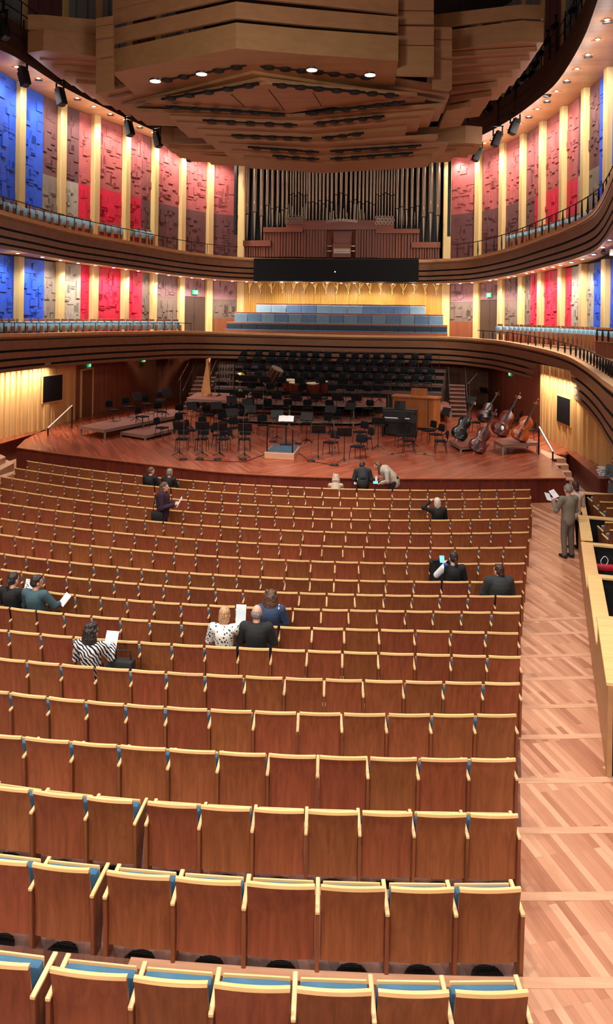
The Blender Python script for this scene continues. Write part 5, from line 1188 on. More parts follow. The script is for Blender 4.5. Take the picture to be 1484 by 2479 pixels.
# --- double basses lying back at a slant
def bass(pb, ps, label, c1, c2, roll, sc=1.):
    """pb = endpin point, ps = scroll point (world)"""
    ax = (ps-pb); L = ax.length; ax.normalize()
    side = ax.cross(-FW).normalized(); nrm = side.cross(ax).normalized()   # towards the viewer
    r = Matrix.Rotation(roll, 3, ax); side, nrm = r @ side, r @ nrm
    t = thing('double_bass', label, 'double bass', tuple(pb), 0, 'double basses'); s = L/1.85
    Mx = Matrix(((side.x, nrm.x, ax.x, 0), (side.y, nrm.y, ax.y, 0), (side.z, nrm.z, ax.z, 0), (0, 0, 0, 1))) @ Matrix.Scale(s, 4)
    mt = wood('bass_varnish_%d' % len(bpy.data.materials), c1, c2, 'z', .3, .22, spec=.6)
    prof = [(0, .06), (.12, .065), (.22, .09), (.305, .17), (.33, .28), (.315, .38), (.25, .46), (.205, .54), (.205, .62), (.235, .70), (.25, .78), (.235, .88), (.17, .97), (.08, 1.03), (.035, 1.06)]
    prof = [(x*(.34/.33), z+.05) for x, z in prof]
    out = [(x, z) for x, z in prof]+[(-x, z) for x, z in reversed(prof) if x > 0]
    m = MB(); n = len(out); mids = []
    rings = [[(x*.93, -.12, .57+(z-.57)*.97) for x, z in out], [(x, -.095, z) for x, z in out], [(x, .095, z) for x, z in out], [(x*.93, .125, .57+(z-.57)*.97) for x, z in out], [(x*.55, .15, .57+(z-.57)*.65) for x, z in out]]
    vs = [Mx @ Vector(v) for q in rings for v in q]; fs = []
    for i in range(4):
        for k in range(n): fs.append((i*n+k, i*n+(k+1) % n, (i+1)*n+(k+1) % n, (i+1)*n+k))
    fs += [tuple(range(n)), tuple(range(4*n, 5*n))]; m.add(vs, fs); b = m.build('body', mt, t, 50)
    def bx(*a): m.box(*a, Mx)
    m = MB(); bx(-.022, .022, .09, .14, 1.08, 1.62); m.build('neck', mt, t)
    m = MB(); m.add([Mx @ Vector(v) for v in ((-.03, .19, .72), (.03, .19, .72), (.022, .16, 1.62), (-.022, .16, 1.62), (-.03, .215, .72), (.03, .215, .72), (.022, .175, 1.62), (-.022, .175, 1.62))], [(0, 1, 2, 3), (4, 5, 6, 7), (0, 1, 5, 4), (1, 2, 6, 5), (2, 3, 7, 6), (3, 0, 4, 7)]); part(m.build('fingerboard', M['black'], t), 'black fingerboard')
    m = MB(); m.tube([Mx @ Vector(v) for v in ((0, .14, 1.6), (0, .13, 1.72), (0, .10, 1.80), (0, .16, 1.84), (0, .2, 1.80), (0, .16, 1.775))], [.035*s, .03*s, .03*s, .03*s, .025*s, .02*s], 8); sc_ = m.build('scroll', mt, t, 60)
    for k in range(4): m = MB(); sg = 1 if k % 2 else -1; m.tube([Mx @ Vector((0, .13, 1.64+.03*k)), Mx @ Vector((sg*.1, .1, 1.64+.03*k))], [.006, .012], 6); m.build('tuning_peg', M['chrome'], sc_)
    m = MB(); m.add([Mx @ Vector(v) for v in ((-.07, .14, .52), (.07, .14, .52), (.05, .235, .52), (-.05, .235, .52), (-.07, .14, .54), (.07, .14, .54), (.05, .235, .54), (-.05, .235, .54))], [(0, 1, 2, 3), (4, 5, 6, 7), (0, 1, 5, 4), (1, 2, 6, 5), (2, 3, 7, 6), (3, 0, 4, 7)]); part(m.build('bridge', M['rail'], t), 'pale bridge')
    m = MB(); bx(-.04, .04, .16, .19, .15, .40); m.build('tailpiece', M['black'], t)
    for k in range(4):
        x = (k-1.5)*.016; m = MB(); m.tube([Mx @ Vector(v) for v in ((x, .185, .39), (x*1.6, .24, .53), (x, .18, 1.62))], .004, 4); m.build('string', M['chrome'], t)
    for sg in (-1, 1): m = MB(); bx(sg*.13-.008, sg*.13+.008, .13, .15, .44, .64); m.build('sound_hole', M['black'], b)
    m = MB(); m.tube([Mx @ Vector((0, 0, .12)), Mx @ Vector((0, 0, 0))], .008, 6); m.build('endpin', M['chrome'], t)
    return t, Mx
def bs_(u0, v0, z0, u1, v1, dd, label, c1, c2, roll):
    a = atZ(u0, v0, z0); b = atD(u1, v1, dep(a)+dd); return bass(a, b, label, c1, c2, roll)
bs_(1249, 1071, 1.2, 1302, 969, .5, 'orange double bass resting on the right riser', (150, 62, 22), (186, 88, 36), -.35)
TB = bs_(1200, 1058, ZS, 1259, 954, .5, 'dark red double bass left of the orange one, with a white tag', (72, 24, 14), (104, 40, 22), -.35)
bs_(1146, 1099, ZS, 1201, 994, .5, 'reddish brown double bass nearest the stage edge', (78, 32, 26), (106, 46, 34), -.35)
bs_(1104, 1068, 1.0, 1150, 969, .5, 'black double bass on the low flat riser', (12, 10, 9), (24, 19, 16), -.3)
bs_(1160, 1022, ZS, 1208, 949, .6, 'dark brown double bass at the back of the group', (56, 22, 16), (76, 32, 22), -.3)
m = MB(); q = TB[1] @ Vector((.06, .2, .36)); m.ball(tuple(q), (.07, .04, .10)); part(m.build('tag', M['white'], TB[0], 50), 'white tag')
# programmes on the right parapet
p = atZ(1456, 1150, ZS+.04)
for k in range(9):
    m = MB(); m.box(-.11, .11, -.16, .16, 0, .028); b = m.build('programme', M['white'], None, bev=.004); b.location = (p.x+random.uniform(-.06, .06)+(k % 2)*.12-.02, p.y+random.uniform(-.08, .08), ZS+.045+.0285*k); b.rotation_euler = (0, 0, random.uniform(-.4, .4))
    tag(b, 'white programme booklet in the stack on the right parapet, %s from the bottom' % nth(k+1), 'booklet', 'programmes on the right parapet')
# ------------------------------------------------------------------ people
TMP = bpy.data.scenes.new('workshop'); TVL = TMP.view_layers[0]
def solid(m, name, mat, parent, vox, smooth=6, fn=None):
    """fuse overlapping closed pieces into one continuous surface"""
    me = m.mesh(name+'_raw', mat); o = bpy.data.objects.new(name+'_raw', me); TMP.collection.objects.link(o)
    r = o.modifiers.new('r', 'REMESH'); r.mode = 'VOXEL'; r.voxel_size = vox; r.use_smooth_shade = True
    s = o.modifiers.new('s', 'SMOOTH'); s.factor = .5; s.iterations = smooth
    TVL.update(); dg = TVL.depsgraph; me2 = bpy.data.meshes.new_from_object(o.evaluated_get(dg)); me2.name = name
    bpy.data.objects.remove(o); bpy.data.meshes.remove(me)
    if fn:
        for v in me2.vertices: v.co = fn(v.co)
    if not me2.materials: me2.materials.append(mat)
    me2.shade_smooth(); return link(name, me2, parent)
def cap(m, pts, rs, n=12):
    m.tube(pts, rs, n)
    for p, r in zip(pts, rs): m.ball(tuple(p), r, n, 8)
def V(*a): return Vector(a)
SKIN = plain('skin', (214, 160, 134), .5); SKIN2 = plain('skin_warm', (198, 140, 112), .5)
def hairmat(name, c):
    n = N(name); co = n.n('ShaderNodeTexCoord'); mp = n.n('ShaderNodeMapping', inp={'Vector': co.outputs['Object'], 'Scale': (60, 60, 9)})
    t = n.n('ShaderNodeTexNoise', inp={'Vector': mp.outputs[0], 'Scale': 1., 'Detail': 5., 'Distortion': 1.2})
    a = tuple(x*.5 for x in lin(c)[:3])+(1,); b = tuple(min(1, x*1.5) for x in lin(c)[:3])+(1,)
    n.l(ramp(n, t.outputs['Fac'], [(.3, a), (.7, b)]), n.b.inputs['Base Color']); n.b.inputs['Roughness'].default_value = .45
    bp = n.n('ShaderNodeBump', inp={'Height': t.outputs['Fac'], 'Strength': .7, 'Distance': .01}); n.l(bp.outputs[0], n.b.inputs['Normal']); return n.m
SIT = dict(hip=(.09, .32, .50), knee=(.10, .72, .50), ank=(.10, .72, .09), pel=(0, .30, .52), waist=(0, .22, .74), chest=(0, .17, .95), neck=(0, .18, 1.09), head=(0, .22, 1.22), sh=(.175, .17, 1.04), elL=(-.25, .26, .80), wrL=(-.14, .48, .76), elR=(.25, .26, .80), wrR=(.14, .48, .76))
STAND = dict(hip=(.09, 0, .92), knee=(.10, .02, .50), ank=(.10, -.02, .09), pel=(0, 0, .95), waist=(0, 0, 1.12), chest=(0, -.01, 1.33), neck=(0, 0, 1.48), head=(0, .03, 1.62), sh=(.185, -.01, 1.42), elL=(-.24, .02, 1.12), wrL=(-.12, .26, 1.10), elR=(.24, .02, 1.12), wrR=(.12, .26, 1.10))
def hand(m, w, d, up, s):
    """palm and five fingers curling from the wrist w along d; s = side of the thumb"""
    d = d.normalized(); sd = d.cross(up).normalized()*s; up = sd.cross(d).normalized()*s
    m.tube([w, w+d*.045, w+d*.085], [.024, .034, .03], 8); m.ball(tuple(w+d*.05), .034, 8, 6)
    for k, L in enumerate((.060, .068, .063, .050)):
        b = w+d*.08+sd*(.03-.02*k); a = b+d*L*.55-up*.008; e = a+d*L*.35-up*L*.4; cap(m, [b, a, e], [.0115, .0105, .009], 6)
    b = w+d*.03+sd*.03; a = b+d*.03+sd*.022; cap(m, [b, a, a+d*.028], [.013, .012, .010], 6)
def person(label, loc, rz, pose=None, base=SIT, top=None, bottom=None, hair=None, style='short', yaw=0., pitch=0., skin=None, sleeves=True, sc=1., coat=0., shoes=None, skirt=False, name='person'):
    J = dict(base); J.update(pose or {}); skin = skin or SKIN
    t = thing(name, label, 'person', tuple(loc), rz); t.scale = (sc, sc, sc)
    g = {k: Vector(v) for k, v in J.items() if k not in ('hip', 'knee', 'ank', 'sh')}
    for k in ('hip', 'knee', 'ank', 'sh'):
        if k in J: v = J[k]; g[k+'L'] = Vector(J.get(k+'l', (-v[0], v[1], v[2]))); g[k+'R'] = Vector(J.get(k+'r', v))
    H = g['head']; RM = Matrix.Translation(H) @ Matrix.Rotation(yaw, 4, 'Z') @ Matrix.Rotation(pitch, 4, 'X')
    # body: one continuous surface
    m = MB()
    def hb(c, r): 
        q = MB(); q.ball(c, r, 16, 12); m.add([RM @ Vector(v) for v in q.v], q.f)
    hb((0, 0, .02), (.076, .094, .105)); hb((0, .03, -.045), (.058, .066, .075)); hb((0, .095, -.02), (.013, .02, .026)); hb((0, .10, -.032), (.016, .014, .012))
    hb((0, .085, -.07), (.024, .012, .008)); hb((0, .082, -.10), (.022, .018, .018)); hb((0, .084, .025), (.05, .014, .012))
    for s in (-1, 1): hb((s*.078, -.005, -.015), (.012, .022, .034))
    cap(m, [g['chest'], g['neck'], RM @ Vector((0, -.01, -.06))], [.10, .056, .054]); cap(m, [g['pel'], g['waist'], g['chest']], [.125, .115, .135])
    for s in 'LR':
        cap(m, [g['sh'+s], g['el'+s], g['wr'+s]], [.05, .038, .027], 10); cap(m, [g['chest'], g['sh'+s]], [.09, .056], 10)
        d = (g['wr'+s]-g['el'+s]); hand(m, g['wr'+s], d, V(0, .3, 1), 1 if s == 'L' else -1)
        cap(m, [g['hip'+s], g['knee'+s], g['ank'+s]], [.085, .055, .038], 10)
        f = V(0, .17, 0) if base is SIT else V(0, .17, 0); cap(m, [g['ank'+s]+V(0, -.03, -.045), g['ank'+s]+f+V(0, 0, -.055)], [.036, .03], 8)
    b = solid(m, 'body', skin, t, .0095, 4)
    for s in (-1, 1):
        m = MB(); p = RM @ Vector((s*.031, .086, .008)); m.ball(tuple(p), .010, 8, 6); part(m.build('eye', M['white'], t, 60), 'eye'); 
        m = MB(); p = RM @ Vector((s*.031, .0945, .008)); m.ball(tuple(p), .0045, 8, 6); m.build('iris', M['black'], t, 60)
    # garment on the upper body
    m = MB(); e = .016+coat
    cap(m, [g['pel']+(V(0, 0, -.05) if base is STAND else V(0, 0, 0)), g['waist'], g['chest']], [.135+e*.6, .125+e, .138+e], 14)
    cap(m, [g['chest']+V(0, 0, .02), g['neck']+V(0, -.01, -.045)], [.11+e, .066], 12)
    for s in 'LR':
        cap(m, [g['chest']+V(0, 0, .02), g['sh'+s]], [.10+e, .066+e*.6], 10)
        if sleeves: cap(m, [g['sh'+s], g['el'+s], g['el'+s].lerp(g['wr'+s], .93)], [.062+e*.7, .050+e*.7, .038+e*.5], 10)
        else: cap(m, [g['sh'+s], g['sh'+s].lerp(g['el'+s], .6)], [.062+e*.7, .055+e*.7], 10)
    if coat and base is STAND: cap(m, [g['pel'], g['pel']+V(0, 0, -.06)], [.13+e*.5, .13+e*.5], 14)
    tp = solid(m, 'jacket' if coat else 'shirt', top, t, .013, 5)
    m = MB()
    if skirt: m.lathe([(.15, .98), (.19, .80), (.2, .52), (.18, .52)], 18)
    else:
        cap(m, [g['pel']+V(0, 0, -.02), g['pel']+V(0, .0, .06)], [.142, .13], 12)
        for s in 'LR': cap(m, [g['hip'+s], g['knee'+s], g['ank'+s]+V(0, 0, .0)], [.098, .078, .062], 12)
    solid(m, 'skirt' if skirt else 'trousers', bottom or M['cloth'], t, .014, 4)
    m = MB()
    for s in 'LR': cap(m, [g['ank'+s]+V(0, -.035, -.035), g['ank'+s]+V(0, .06, -.04), g['ank'+s]+V(0, .18, -.055)], [.05, .046, .035], 10)
    solid(m, 'shoes', shoes or M['black'], t, .012, 3)
    if hair:
        m = MB()
        def hh(c, r):
            q = MB(); q.ball(c, r, 16, 12); m.add([RM @ Vector(v) for v in q.v], q.f)
        rnd = random.Random(len(label))
        if style == 'bald':
            hh((0, -.045, -.0), (.083, .066, .07)); 
            for s in (-1, 1): hh((s*.062, -.02, .0), (.024, .06, .05))
        else: hh((0, -.018, .037), (.085, .096, .098)); hh((0, -.045, .0), (.083, .072, .085)); hh((0, .045, .085), (.055, .04, .035))
        if style in ('long', 'wavy', 'curly'):
            for k in range(7):
                a = -1.25+2.5*k/6; x, y = .078*math.sin(a), -.015-.085*math.cos(a)*1.0; L = -.26 if style != 'curly' else -.22
                p0, p1, p2 = (RM @ Vector((x*.95, y, .03))), (RM @ Vector((x*1.2, y*1.1, -.10))), None
                p2 = p1+V(rnd.uniform(-.02, .02), rnd.uniform(-.02, .01), L+.10); cap(m, [p0, p1, p2], [.036, .040, .024], 8)
            hh((0, -.07, -.08), (.08, .045, .11))
        if style in ('curly', 'wavy'):
            for k in range(70 if style == 'curly' else 34):
                a = rnd.uniform(-2.0, 2.0); z = rnd.uniform(-.2, .12); rr = .098 if z < .05 else .075
                hh((rr*math.sin(a), -.012-rr*math.cos(a), z), (.026, .026, .024))
        if style == 'pony': hh((0, -.11, -.0), (.03, .03, .03)); cap(m, [RM @ Vector((0, -.11, 0)), RM @ Vector((0, -.135, -.08)), RM @ Vector((.01, -.12, -.2))], [.026, .032, .014], 8)
        if style == 'bun': hh((0, -.085, -.05), (.06, .045, .05)); hh((.02, -.07, -.09), (.06, .04, .03))
        if style == 'bob': hh((0, -.035, -.05), (.09, .075, .09))
        fn = lambda c: c+Vector((noise.noise(c*38), noise.noise(c*38+V(9, 0, 0)), noise.noise(c*30+V(0, 7, 0))))*.006
        h = solid(m, 'hair', hair, t, .008, 2, fn)
    return t, g, RM
def seat_at(i, u):
    """occupied seat in row i seen at image column u"""
    best = None
    for (r, k), (p, rz, f) in SEATPOS.items():
        if r == i:
            q = p+UP*.85-f*.085; du = abs(proju(q)-u)
            if best is None or du < best[0]: best = (du, k, p, rz, f)
    return best[1:]
def occupy(i, k):
    """fold the seat down under its sitter"""
    for o in list(COL.objects):
        if o.type == 'EMPTY' and o.name.startswith('theatre_chair') and (o.location-SEATPOS[(i, k)][0]).length < .01:
            for c in list(o.children):
                if c.name.startswith('seat_cushion'):
                    c.rotation_euler.x = R(-84); c.location = (0, .16-.33*.1, .335+.06); c.location = (0, -.235, .42)
def sitter(i, u, label, **kw):
    k, p, rz, f = seat_at(i, u); occupy(i, k)
    off = kw.pop('off', 0.); t = Vector((math.cos(rz), math.sin(rz), 0))
    return person(label, p+t*off-f*.02, rz+kw.pop('turn', 0.), **kw)+(p, rz, f)
def held(name, label, cat, P, mat, size, rot, extra=None):
    """P = world matrix of the holder, a thin thing with its own parts"""
    o = thing(name, label, cat, tuple(P)); o.rotation_euler = rot
    m = MB(); m.box(-size[0]/2, size[0]/2, -size[1]/2, size[1]/2, -size[2]/2, size[2]/2); m.build('cover' if name != 'phone' else 'case', mat, o, bev=min(size)*.3)
    if extra: m = MB(); m.box(-size[0]*.46, size[0]*.46, -size[1]*.46, size[1]*.46, size[2]*.5, size[2]*.5+.002); part(m.build('screen' if name in ('phone', 'tablet') else 'printed_page', extra, o), 'lit screen' if name in ('phone', 'tablet') else 'printed page')
    return o
def wl2(t, v): return t.matrix_basis @ Vector(v)
blk = plain('black_wool', (20, 20, 22), .9); dgrey = plain('charcoal_coat', (44, 46, 48), .9, var=.1)
brown, dark, grey_, blond, white_h = hairmat('hair_brown', (92, 64, 50)), hairmat('hair_dark', (44, 34, 32)), hairmat('hair_grey', (128, 118, 114)), hairmat('hair_blond', (190, 148, 108)), hairmat('hair_white', (214, 200, 184))
curlb = hairmat('hair_curly_blond', (176, 150, 128)); red_d = hairmat('hair_dark_auburn', (62, 34, 34))
phone_m = emit('phone_screen', (90, 190, 245), 1.6); page = plain('printed_paper', (214, 216, 222), .8, var=.12)
def patterned(name, c1, c2, scale, kind):
    n = N(name); co = n.n('ShaderNodeTexCoord')
    if kind == 'zig':
        t = n.n('ShaderNodeTexWave', wave_type='BANDS', bands_direction='DIAGONAL', inp={'Vector': co.outputs['Object'], 'Scale': scale, 'Distortion': 5., 'Detail': 1.}); f = t.outputs['Fac']
    else:
        t = n.n('ShaderNodeTexVoronoi', inp={'Vector': co.outputs['Object'], 'Scale': scale}); f = t.outputs['Distance']
    n.l(ramp(n, f, [(.30 if kind != 'zig' else .45, lin(c2)), (.36 if kind != 'zig' else .55, lin(c1))]), n.b.inputs['Base Color']); n.b.inputs['Roughness'].default_value = .9; return n.m
sitter(1, 353, 'man in a dark jacket sitting in the second row beside the grey haired man', top=blk, hair=brown, yaw=-.6, coat=.01)
sitter(1, 396, 'grey haired man in black sitting in the second row below the left stage stands', top=plain('black_green_top', (18, 22, 18), .9), hair=grey_, yaw=-.2, skin=SKIN2, off=.08)
# standing woman in purple
k, p, rz, f = seat_at(4, 388); q = p+f*.45; q = atD(394, 1300, dep(q)); q.z = 0
t, g, RM_ = person('woman in a dark purple dress standing between rows and reading a leaflet', q, rz-1.35, base=STAND, top=plain('purple_dress', (50, 22, 42), .9, var=.1), bottom=plain('purple_skirt', (44, 20, 38), .9), hair=brown, style='long', yaw=.0, coat=.03, sc=.98, pose=dict(wrL=(-.06, .30, 1.20), wrR=(.10, .30, 1.18)))
bpy.context.view_layer.update()
held('leaflet', 'grey printed leaflet in the hands of the standing purple dressed woman', 'leaflet', t.matrix_world @ V(.02, .42, 1.24), page, (.2, .28, .006), (R(60), 0, rz-1.35+.3), page)
bg_ = thing('handbag', 'black shoulder bag hanging behind the standing purple dressed woman', 'bag', t.matrix_world @ V(.2, -.1, .78), rz-1.35)
m = MB(); m.box(-.06, .06, -.15, .15, -.02, .24); m.build('bag_body', M['black'], bg_, 40, .03, 2); m = MB(); m.tube([(-.0, -.12, .22), (-.03, -.05, .64), (-.03, .05, .64), (0, .12, .22)], .01, 6); m.build('strap', M['black'], bg_)
# group in front of the first row
k, p, rz, f = seat_at(0, 818); t = person('person with curly ash blond hair bent low in the front row', p+V(.12, .0, 0), rz, top=plain('ash_top', (170, 150, 130), .9), hair=curlb, style='curly', pitch=-.5, pose=dict(waist=(0, .36, .64), chest=(0, .52, .76), neck=(0, .58, .88), head=(0, .66, 1.0), sh=(.17, .54, .80), elL=(-.2, .7, .58), wrL=(-.1, .85, .5), elR=(.2, .7, .58), wrR=(.1, .85, .5)))
BEND = dict(base=STAND, pose=dict(pel=(0, -.05, .80), waist=(0, .06, .93), chest=(0, .18, 1.06), neck=(0, .28, 1.15), head=(0, .36, 1.24), sh=(.19, .19, 1.10), hip=(.09, -.03, .76), knee=(.1, .16, .44), ank=(.1, -.02, .09), elL=(-.27, .16, .84), wrL=(-.2, .36, .76), elR=(.27, .16, .84), wrR=(.16, .38, .8)))
q = atD(877, 1300, 25.15); q.z = 0
t, g, RM_ = person('man in a black suit leaning forward before the front row', q, R(8.5), top=plain('black_suit', (30, 32, 34), .85), hair=dark, coat=.03, pitch=-.35, yaw=-.5, **BEND)
held('leaflet', 'white folded leaflet in the left hand of the man in the black suit', 'leaflet', (q.x-.26, q.y+.42, .72), M['white'], (.12, .2, .006), (R(70), 0, .3))
q = atD(951, 1300, 25.3); q.z = 0; P2_ = dict(BEND['pose']); P2_.update(head=(0, .52, 1.26), neck=(0, .42, 1.2), chest=(0, .28, 1.12))
t, g, RM_ = person('woman with long brown hair and a pale grey coat bending over a phone', q, R(8.5)+1.35, base=STAND, pose=P2_, top=plain('pale_coat', (164, 152, 136), .9, var=.1), bottom=blk, hair=brown, style='long', coat=.03, pitch=-.2)
bpy.context.view_layer.update()
held('phone', 'phone with a blue lit screen held before the woman in the pale coat', 'phone', atD(909, 1168, 25.3), M['black'], (.16, .085, .012), (R(75), 0, R(8)), phone_m)
held('leaflet', 'white leaflet above the phone of the woman in the pale coat', 'leaflet', atD(911, 1158, 25.45), M['white'], (.07, .16, .006), (R(78), 0, 0))
sitter(3, 1068, 'white haired person in black with a hand raised to the head', top=blk, hair=white_h, style='bob', pose=dict(elL=(-.38, .18, 1.10), wrL=(-.17, .27, 1.24)), turn=.1)
# row with the phone reader and her coat
t, g, RM_, p, rz, f = sitter(7, 1103, 'woman with a dark ponytail reading a phone', top=plain('black_vest', (24, 24, 28), .9), hair=dark, style='pony', yaw=.3, pose=dict(elL=(-.3, .3, .86), wrL=(-.16, .42, 1.02)))
bpy.context.view_layer.update()
m = MB(); cap(m, [g['shL']+V(-.01, 0, .0), g['elL']+V(-.01, -.01, 0)], [.072, .062], 10); part(solid(m, 'white_sleeve', plain('white_cotton', (226, 228, 232), .9), t, .012, 3), 'white sleeve')
held('phone', 'phone with a bright blue screen held by the woman with the ponytail', 'phone', t.matrix_world @ V(-.17, .46, 1.12), M['black'], (.10, .15, .010), (R(62), 0, rz), phone_m)
m = MB(); m.tube([g['shL']+V(.04, -.09, .06), g['shL']+V(.01, -.02, .08), g['chest']+V(-.11, .12, .0)], [.03, .03, .03], 6); part(m.build('blue_scarf', plain('blue_scarf', (40, 76, 150), .9), t, 40), 'blue scarf')
k, p, rz, f = seat_at(6, 1086); ct = thing('coat', 'black coat draped over the seat in front of the ponytailed woman', 'coat', p, rz)
m = MB(); secs = []
for j in range(13):
    x = -.26+.52*j/12; w_ = .012*math.sin(j*1.9); secs.append([V(x*1.15, -.14+w_*2, .30), V(x, -.135+w_, .62), V(x*.95, -.125+w_, .87), V(x*.95, -.03, .885+w_), V(x, .03, .62), V(x, -.0, .62), V(x*.92, -.06, .855), V(x*.92, -.10, .845), V(x, -.12+w_, .6), V(x*1.15, -.125+w_*2, .30)])
m.band(secs); m.build('cloth_drape', blk, ct, 60); m = MB(); m.tube([(-.2, -.1, .89), (0, -.07, .91), (.2, -.1, .89)], .03, 8); m.build('collar', blk, ct, 60)
sitter(8, 1226, 'woman with dark auburn hair in a charcoal coat near the right aisle', top=dgrey, hair=red_d, style='bun', coat=.05, yaw=.5, off=-.12)
# left edge pair
t, g, RM_, p, rz, f = sitter(10, 56, 'man with short dark hair in a teal grey sweater at the left edge', top=plain('teal_sweater', (58, 84, 92), .9, var=.06), hair=dark, yaw=-.75, skin=SKIN2, off=.08, coat=.01, pose=dict(elR=(.3, .3, .82), wrR=(.26, .5, .78)))
bpy.context.view_layer.update(); held('leaflet', 'white leaflet held by the man in the teal grey sweater', 'leaflet', t.matrix_world @ V(.34, .56, .84), M['white'], (.14, .22, .006), (R(55), R(20), rz-.4))
t, g, RM_, p, rz, f = sitter(10, 0, 'woman with a dark ponytail at the left picture edge, dressed in black', top=blk, hair=dark, style='pony', yaw=-.2, off=.12)
bpy.context.view_layer.update(); held('leaflet', 'black and white printed leaflet beside the woman at the left picture edge', 'leaflet', t.matrix_world @ V(.22, .36, 1.06), M['white'], (.2, .27, .006), (R(72), 0, rz-.1), patterned('print', (230, 230, 230), (20, 20, 30), 28, 'vor'))
# three in the middle
denim = plain('denim_jacket', (48, 66, 98), .9, var=.15)
t, g, RM_, p, rz, f = sitter(10, 640, 'woman with curly brown hair in a denim jacket', top=denim, hair=brown, style='curly', coat=.01, off=.10)
m = MB(); m.tube([g['shR']+V(-.03, -.08, .03), g['shR']+V(-.03, .0, .075), g['chest']+V(.1, .16, -.1)], .012, 6); part(m.build('bag_strap', M['white'], t, 40), 'pale bag strap')
t, g, RM_, p, rz, f = sitter(11, 538, 'woman with short blond hair in a white blouse with black pattern', top=patterned('white_blouse', (232, 230, 222), (36, 36, 52), 22, 'vor'), hair=blond, style='bob', yaw=-.1, pose=dict(elR=(.24, .36, .86), wrR=(.2, .5, .96)))
bpy.context.view_layer.update(); held('leaflet', 'white programme sheet held up by the blond woman', 'leaflet', t.matrix_world @ V(.20, .52, 1.12), M['white'], (.16, .30, .006), (R(78), 0, rz), plain('print_sheet', (222, 232, 236), .8, var=.04))
sitter(11, 615, 'balding grey haired man in a black sweater', top=plain('black_sweater', (32, 33, 35), .9), hair=grey_, style='bald', coat=.015, sc=1.03)
t, g, RM_, p, rz, f = sitter(12, 190, 'woman with dark hair in a black and white zigzag top reading a tablet', top=patterned('zigzag_top', (222, 216, 216), (22, 20, 24), 9, 'zig'), hair=dark, style='wavy', yaw=-.3, off=.08, pose=dict(elR=(.27, .28, .84), wrR=(.22, .46, .94)))
bpy.context.view_layer.update(); held('tablet', 'white tablet in the hands of the woman in the zigzag top', 'tablet', t.matrix_world @ V(.18, .50, 1.0), M['white'], (.19, .25, .01), (R(60), 0, rz), plain('tablet_page', (205, 226, 240), .4, var=.06))
bb = thing('handbag', 'black handbag on the seat right of the tablet reader', 'bag', t.matrix_world @ V(.42, .36, .5), rz); m = MB(); m.box(-.17, .17, -.1, .1, 0, .3); m.build('bag_body', M['black'], bb, 40, .05, 2); m = MB(); m.tube([(-.12, 0, .28), (-.1, 0, .42), (.1, 0, .42), (.12, 0, .28)], .012, 6); m.build('handle', M['black'], bb)
# man reading in the aisle and a person behind him
q = atZ(1374, 1350, 0)
t, g, RM_ = person('elderly man in a beige jacket standing in the right aisle reading a booklet', q, R(8.5)+.35, base=STAND, top=plain('beige_jacket', (118, 110, 96), .9, var=.1), bottom=plain('taupe_trousers', (104, 88, 78), .9, var=.08), hair=grey_, coat=.018, pitch=-.35, sc=1.04, pose=dict(wrL=(-.16, .36, 1.30), elL=(-.28, .08, 1.14), wrR=(.02, .38, 1.28)))
bpy.context.view_layer.update()
for s in (-1, 1): held('booklet', 'open white booklet held by the man in the beige jacket, %s page' % ('far' if s > 0 else 'near'), 'booklet', t.matrix_world @ V(-.12+s*.085, .50, 1.40+s*.03), M['white'], (.16, .24, .006), (R(42), s*R(-16), R(8.5)+.35), page)
q2 = atD(1392, 1300, dep(q)+.75); q2.z = 0
person('dark haired person standing hidden behind the man in the beige jacket', q2, R(8.5)+.2, base=STAND, top=plain('pale_pink_top', (196, 168, 156), .9), hair=dark, style='bun', sc=1.0)
q3 = atZ(1486, 1238, 0)
person('person in a grey top and skirt standing at the right picture edge', q3, R(8.5)+math.pi*.9, base=STAND, top=plain('grey_blue_top', (92, 100, 104), .9, var=.1), bottom=plain('grey_skirt', (84, 86, 88), .9), hair=brown, skirt=True, style='bob', sc=.98)
# things left in the third side box
p = atZ(1466, 1384, .55); bb = thing('handbag', 'red bag with a white strap inside the third side box', 'bag', (p.x, p.y+.1, .55)); m = MB(); m.box(-.22, .22, -.08, .08, 0, .12); m.build('bag_body', plain('red_leather', (186, 26, 50), .5), bb, 40, .03, 2); m = MB(); m.tube(spline([V(-.05, 0, .1), V(-.08, 0, .2), V(0, 0, .30), V(.07, 0, .22), V(.03, 0, .1)], 5), .008, 6); part(m.build('strap', M['white'], bb), 'white strap')
bpy.data.scenes.remove(TMP)
# ------------------------------------------------------------------ light
w = bpy.data.worlds.new('world'); scene.world = w; w.use_nodes = True
bg = w.node_tree.nodes['Background']; bg.inputs[0].default_value = (1, .88, .78, 1); bg.inputs[1].default_value = .06
def area(name, loc, size, energy, col=(1, .94, .87), tgt=None, spread=180):
    l = bpy.data.lights.new(name, 'AREA'); l.shape = 'DISK'; l.size = size; l.energy = energy; l.color = col; l.spread = R(spread)
    o = bpy.data.objects.new(name, l); COL.objects.link(o); o.location = loc
    d = (Vector(tgt)-Vector(loc)) if tgt else Vector((0, 0, -1)); o.rotation_euler = d.to_track_quat('-Z', 'Y').to_euler(); return o
for x, y, e in ((-5, 4, 1), (3, 2, 1), (9, 3, .8), (-1, 11, .8), (7, 12, .8), (-8, 12, .8), (3, 19, .42), (-5, 19, .42), (9, 19, .4)):
    area('house_light', (x, y, 16), 1.0, 640*e, spread=125)
for x in (-6, 2, 10): area('rear_fill', (x, -5, 10), 1.5, 330, tgt=(x*.6, 9, 1), spread=120)  # added fill from behind the viewer to brighten the seat backs
area('canopy_fill', (1, 16, 13), 2.0, 240, tgt=(-1, 30, 14.5), spread=140)  # added light in mid-air to brighten the canopy boards
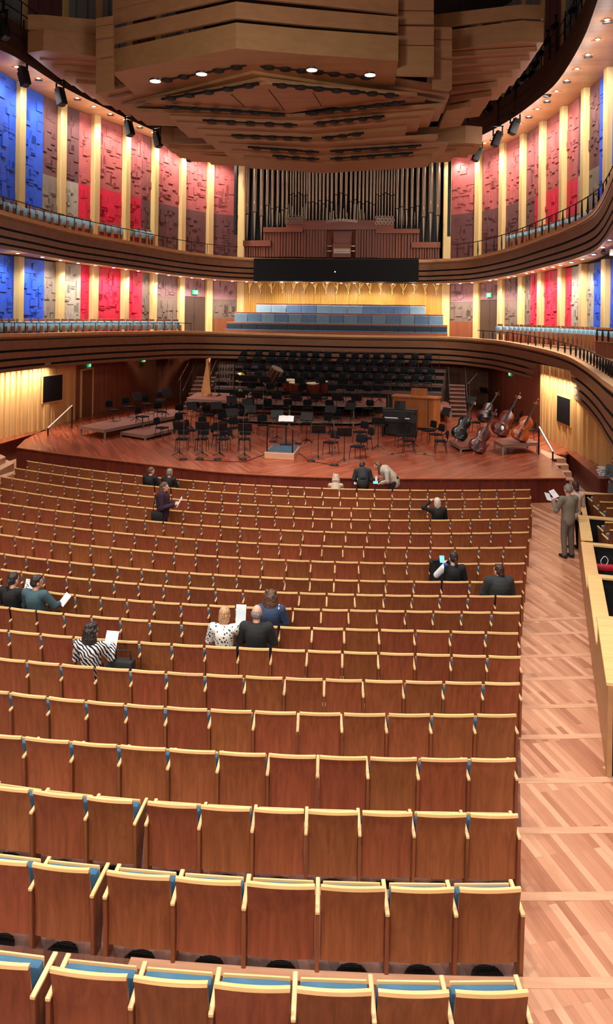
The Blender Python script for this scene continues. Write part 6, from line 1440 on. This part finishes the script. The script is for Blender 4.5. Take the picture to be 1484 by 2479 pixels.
area('organ_fill', (0, 41, 13), 2.0, 50, tgt=(0, 51.5, 11), spread=140)  # added soft light so the organ pipes show up
area('stage_light', (1.5, 24, 14), .8, 420, tgt=(1.5, 27, 0), spread=75)
scene.view_settings.view_transform = 'Standard'; scene.view_settings.look = 'None'
scene.cycles.max_bounces = 6; scene.cycles.diffuse_bounces = 3; scene.cycles.glossy_bounces = 2; scene.cycles.transmission_bounces = 2
scene.cycles.use_adaptive_sampling = True; scene.cycles.adaptive_threshold = .03
scene.view_settings.exposure = 0.0; scene.view_settings.gamma = 1
def spot(loc, tgt, e, ang=95, col=(1, .95, .88), r=.06):
    l = bpy.data.lights.new('downlight_beam', 'SPOT'); l.energy = e; l.color = col; l.spot_size = R(ang); l.spot_blend = .7; l.shadow_soft_size = r
    o = bpy.data.objects.new('downlight_beam', l); COL.objects.link(o); o.location = loc
    o.rotation_euler = (Vector(tgt)-Vector(loc)).to_track_quat('-Z', 'Y').to_euler()
def point(loc, e, col=(1, .95, .88), r=.1):  # added unseen bulbs hanging below the downlights to brighten the soffits
    l = bpy.data.lights.new('lamp_and_fill_glow', 'POINT'); l.energy = e; l.color = col; l.shadow_soft_size = r
    o = bpy.data.objects.new('lamp_and_fill_glow', l); COL.objects.link(o); o.location = loc
for k, (p, wp, z, u) in enumerate(SPOTS):
    q = Vector(p)-UP*.08
    if z == 'low':
        spot(q, q+Vector(((wp-p).x*.35, (wp-p).y*.35, -3)), 120 if 585 < u < 1075 else 300, 130)
        if k % 2: point(q-UP*.5, 18)
    else:
        spot(q, q+Vector(((wp-p).x*.9, (wp-p).y*.9, -4.5)), 360, 120); point(q-UP*.6, 24)
# long lamps tucked under the lower balcony wash the slatted walls
for a, b, f0, f1, e in ((WLB[0], WLB[2], 0, .95, 150), (WRB[0], WRB[2], .02, .5, 150)):
    t_ = (b-a).normalized(); n_ = Vector((t_.y, -t_.x, 0)); p, q = a.lerp(b, f0)+n_*.45, a.lerp(b, f1)+n_*.45
    o = area('slat_wall_lamp', (p+q)/2, 1, e, tgt=(p+q)/2+V(0, 0, -3)-n_*1.2); o.location.z = ZB-.12
    o.data.shape = 'RECTANGLE'; o.data.size = (q-p).length; o.data.size_y = .08; o.data.spread = R(150)
    zv = (V(0, 0, 3)+n_*1.2).normalized(); xv = t_; yv = zv.cross(xv)
    o.matrix_world = Matrix(((xv.x, yv.x, zv.x, (p.x+q.x)/2), (xv.y, yv.y, zv.y, (p.y+q.y)/2), (xv.z, yv.z, zv.z, ZB-.12), (0, 0, 0, 1)))
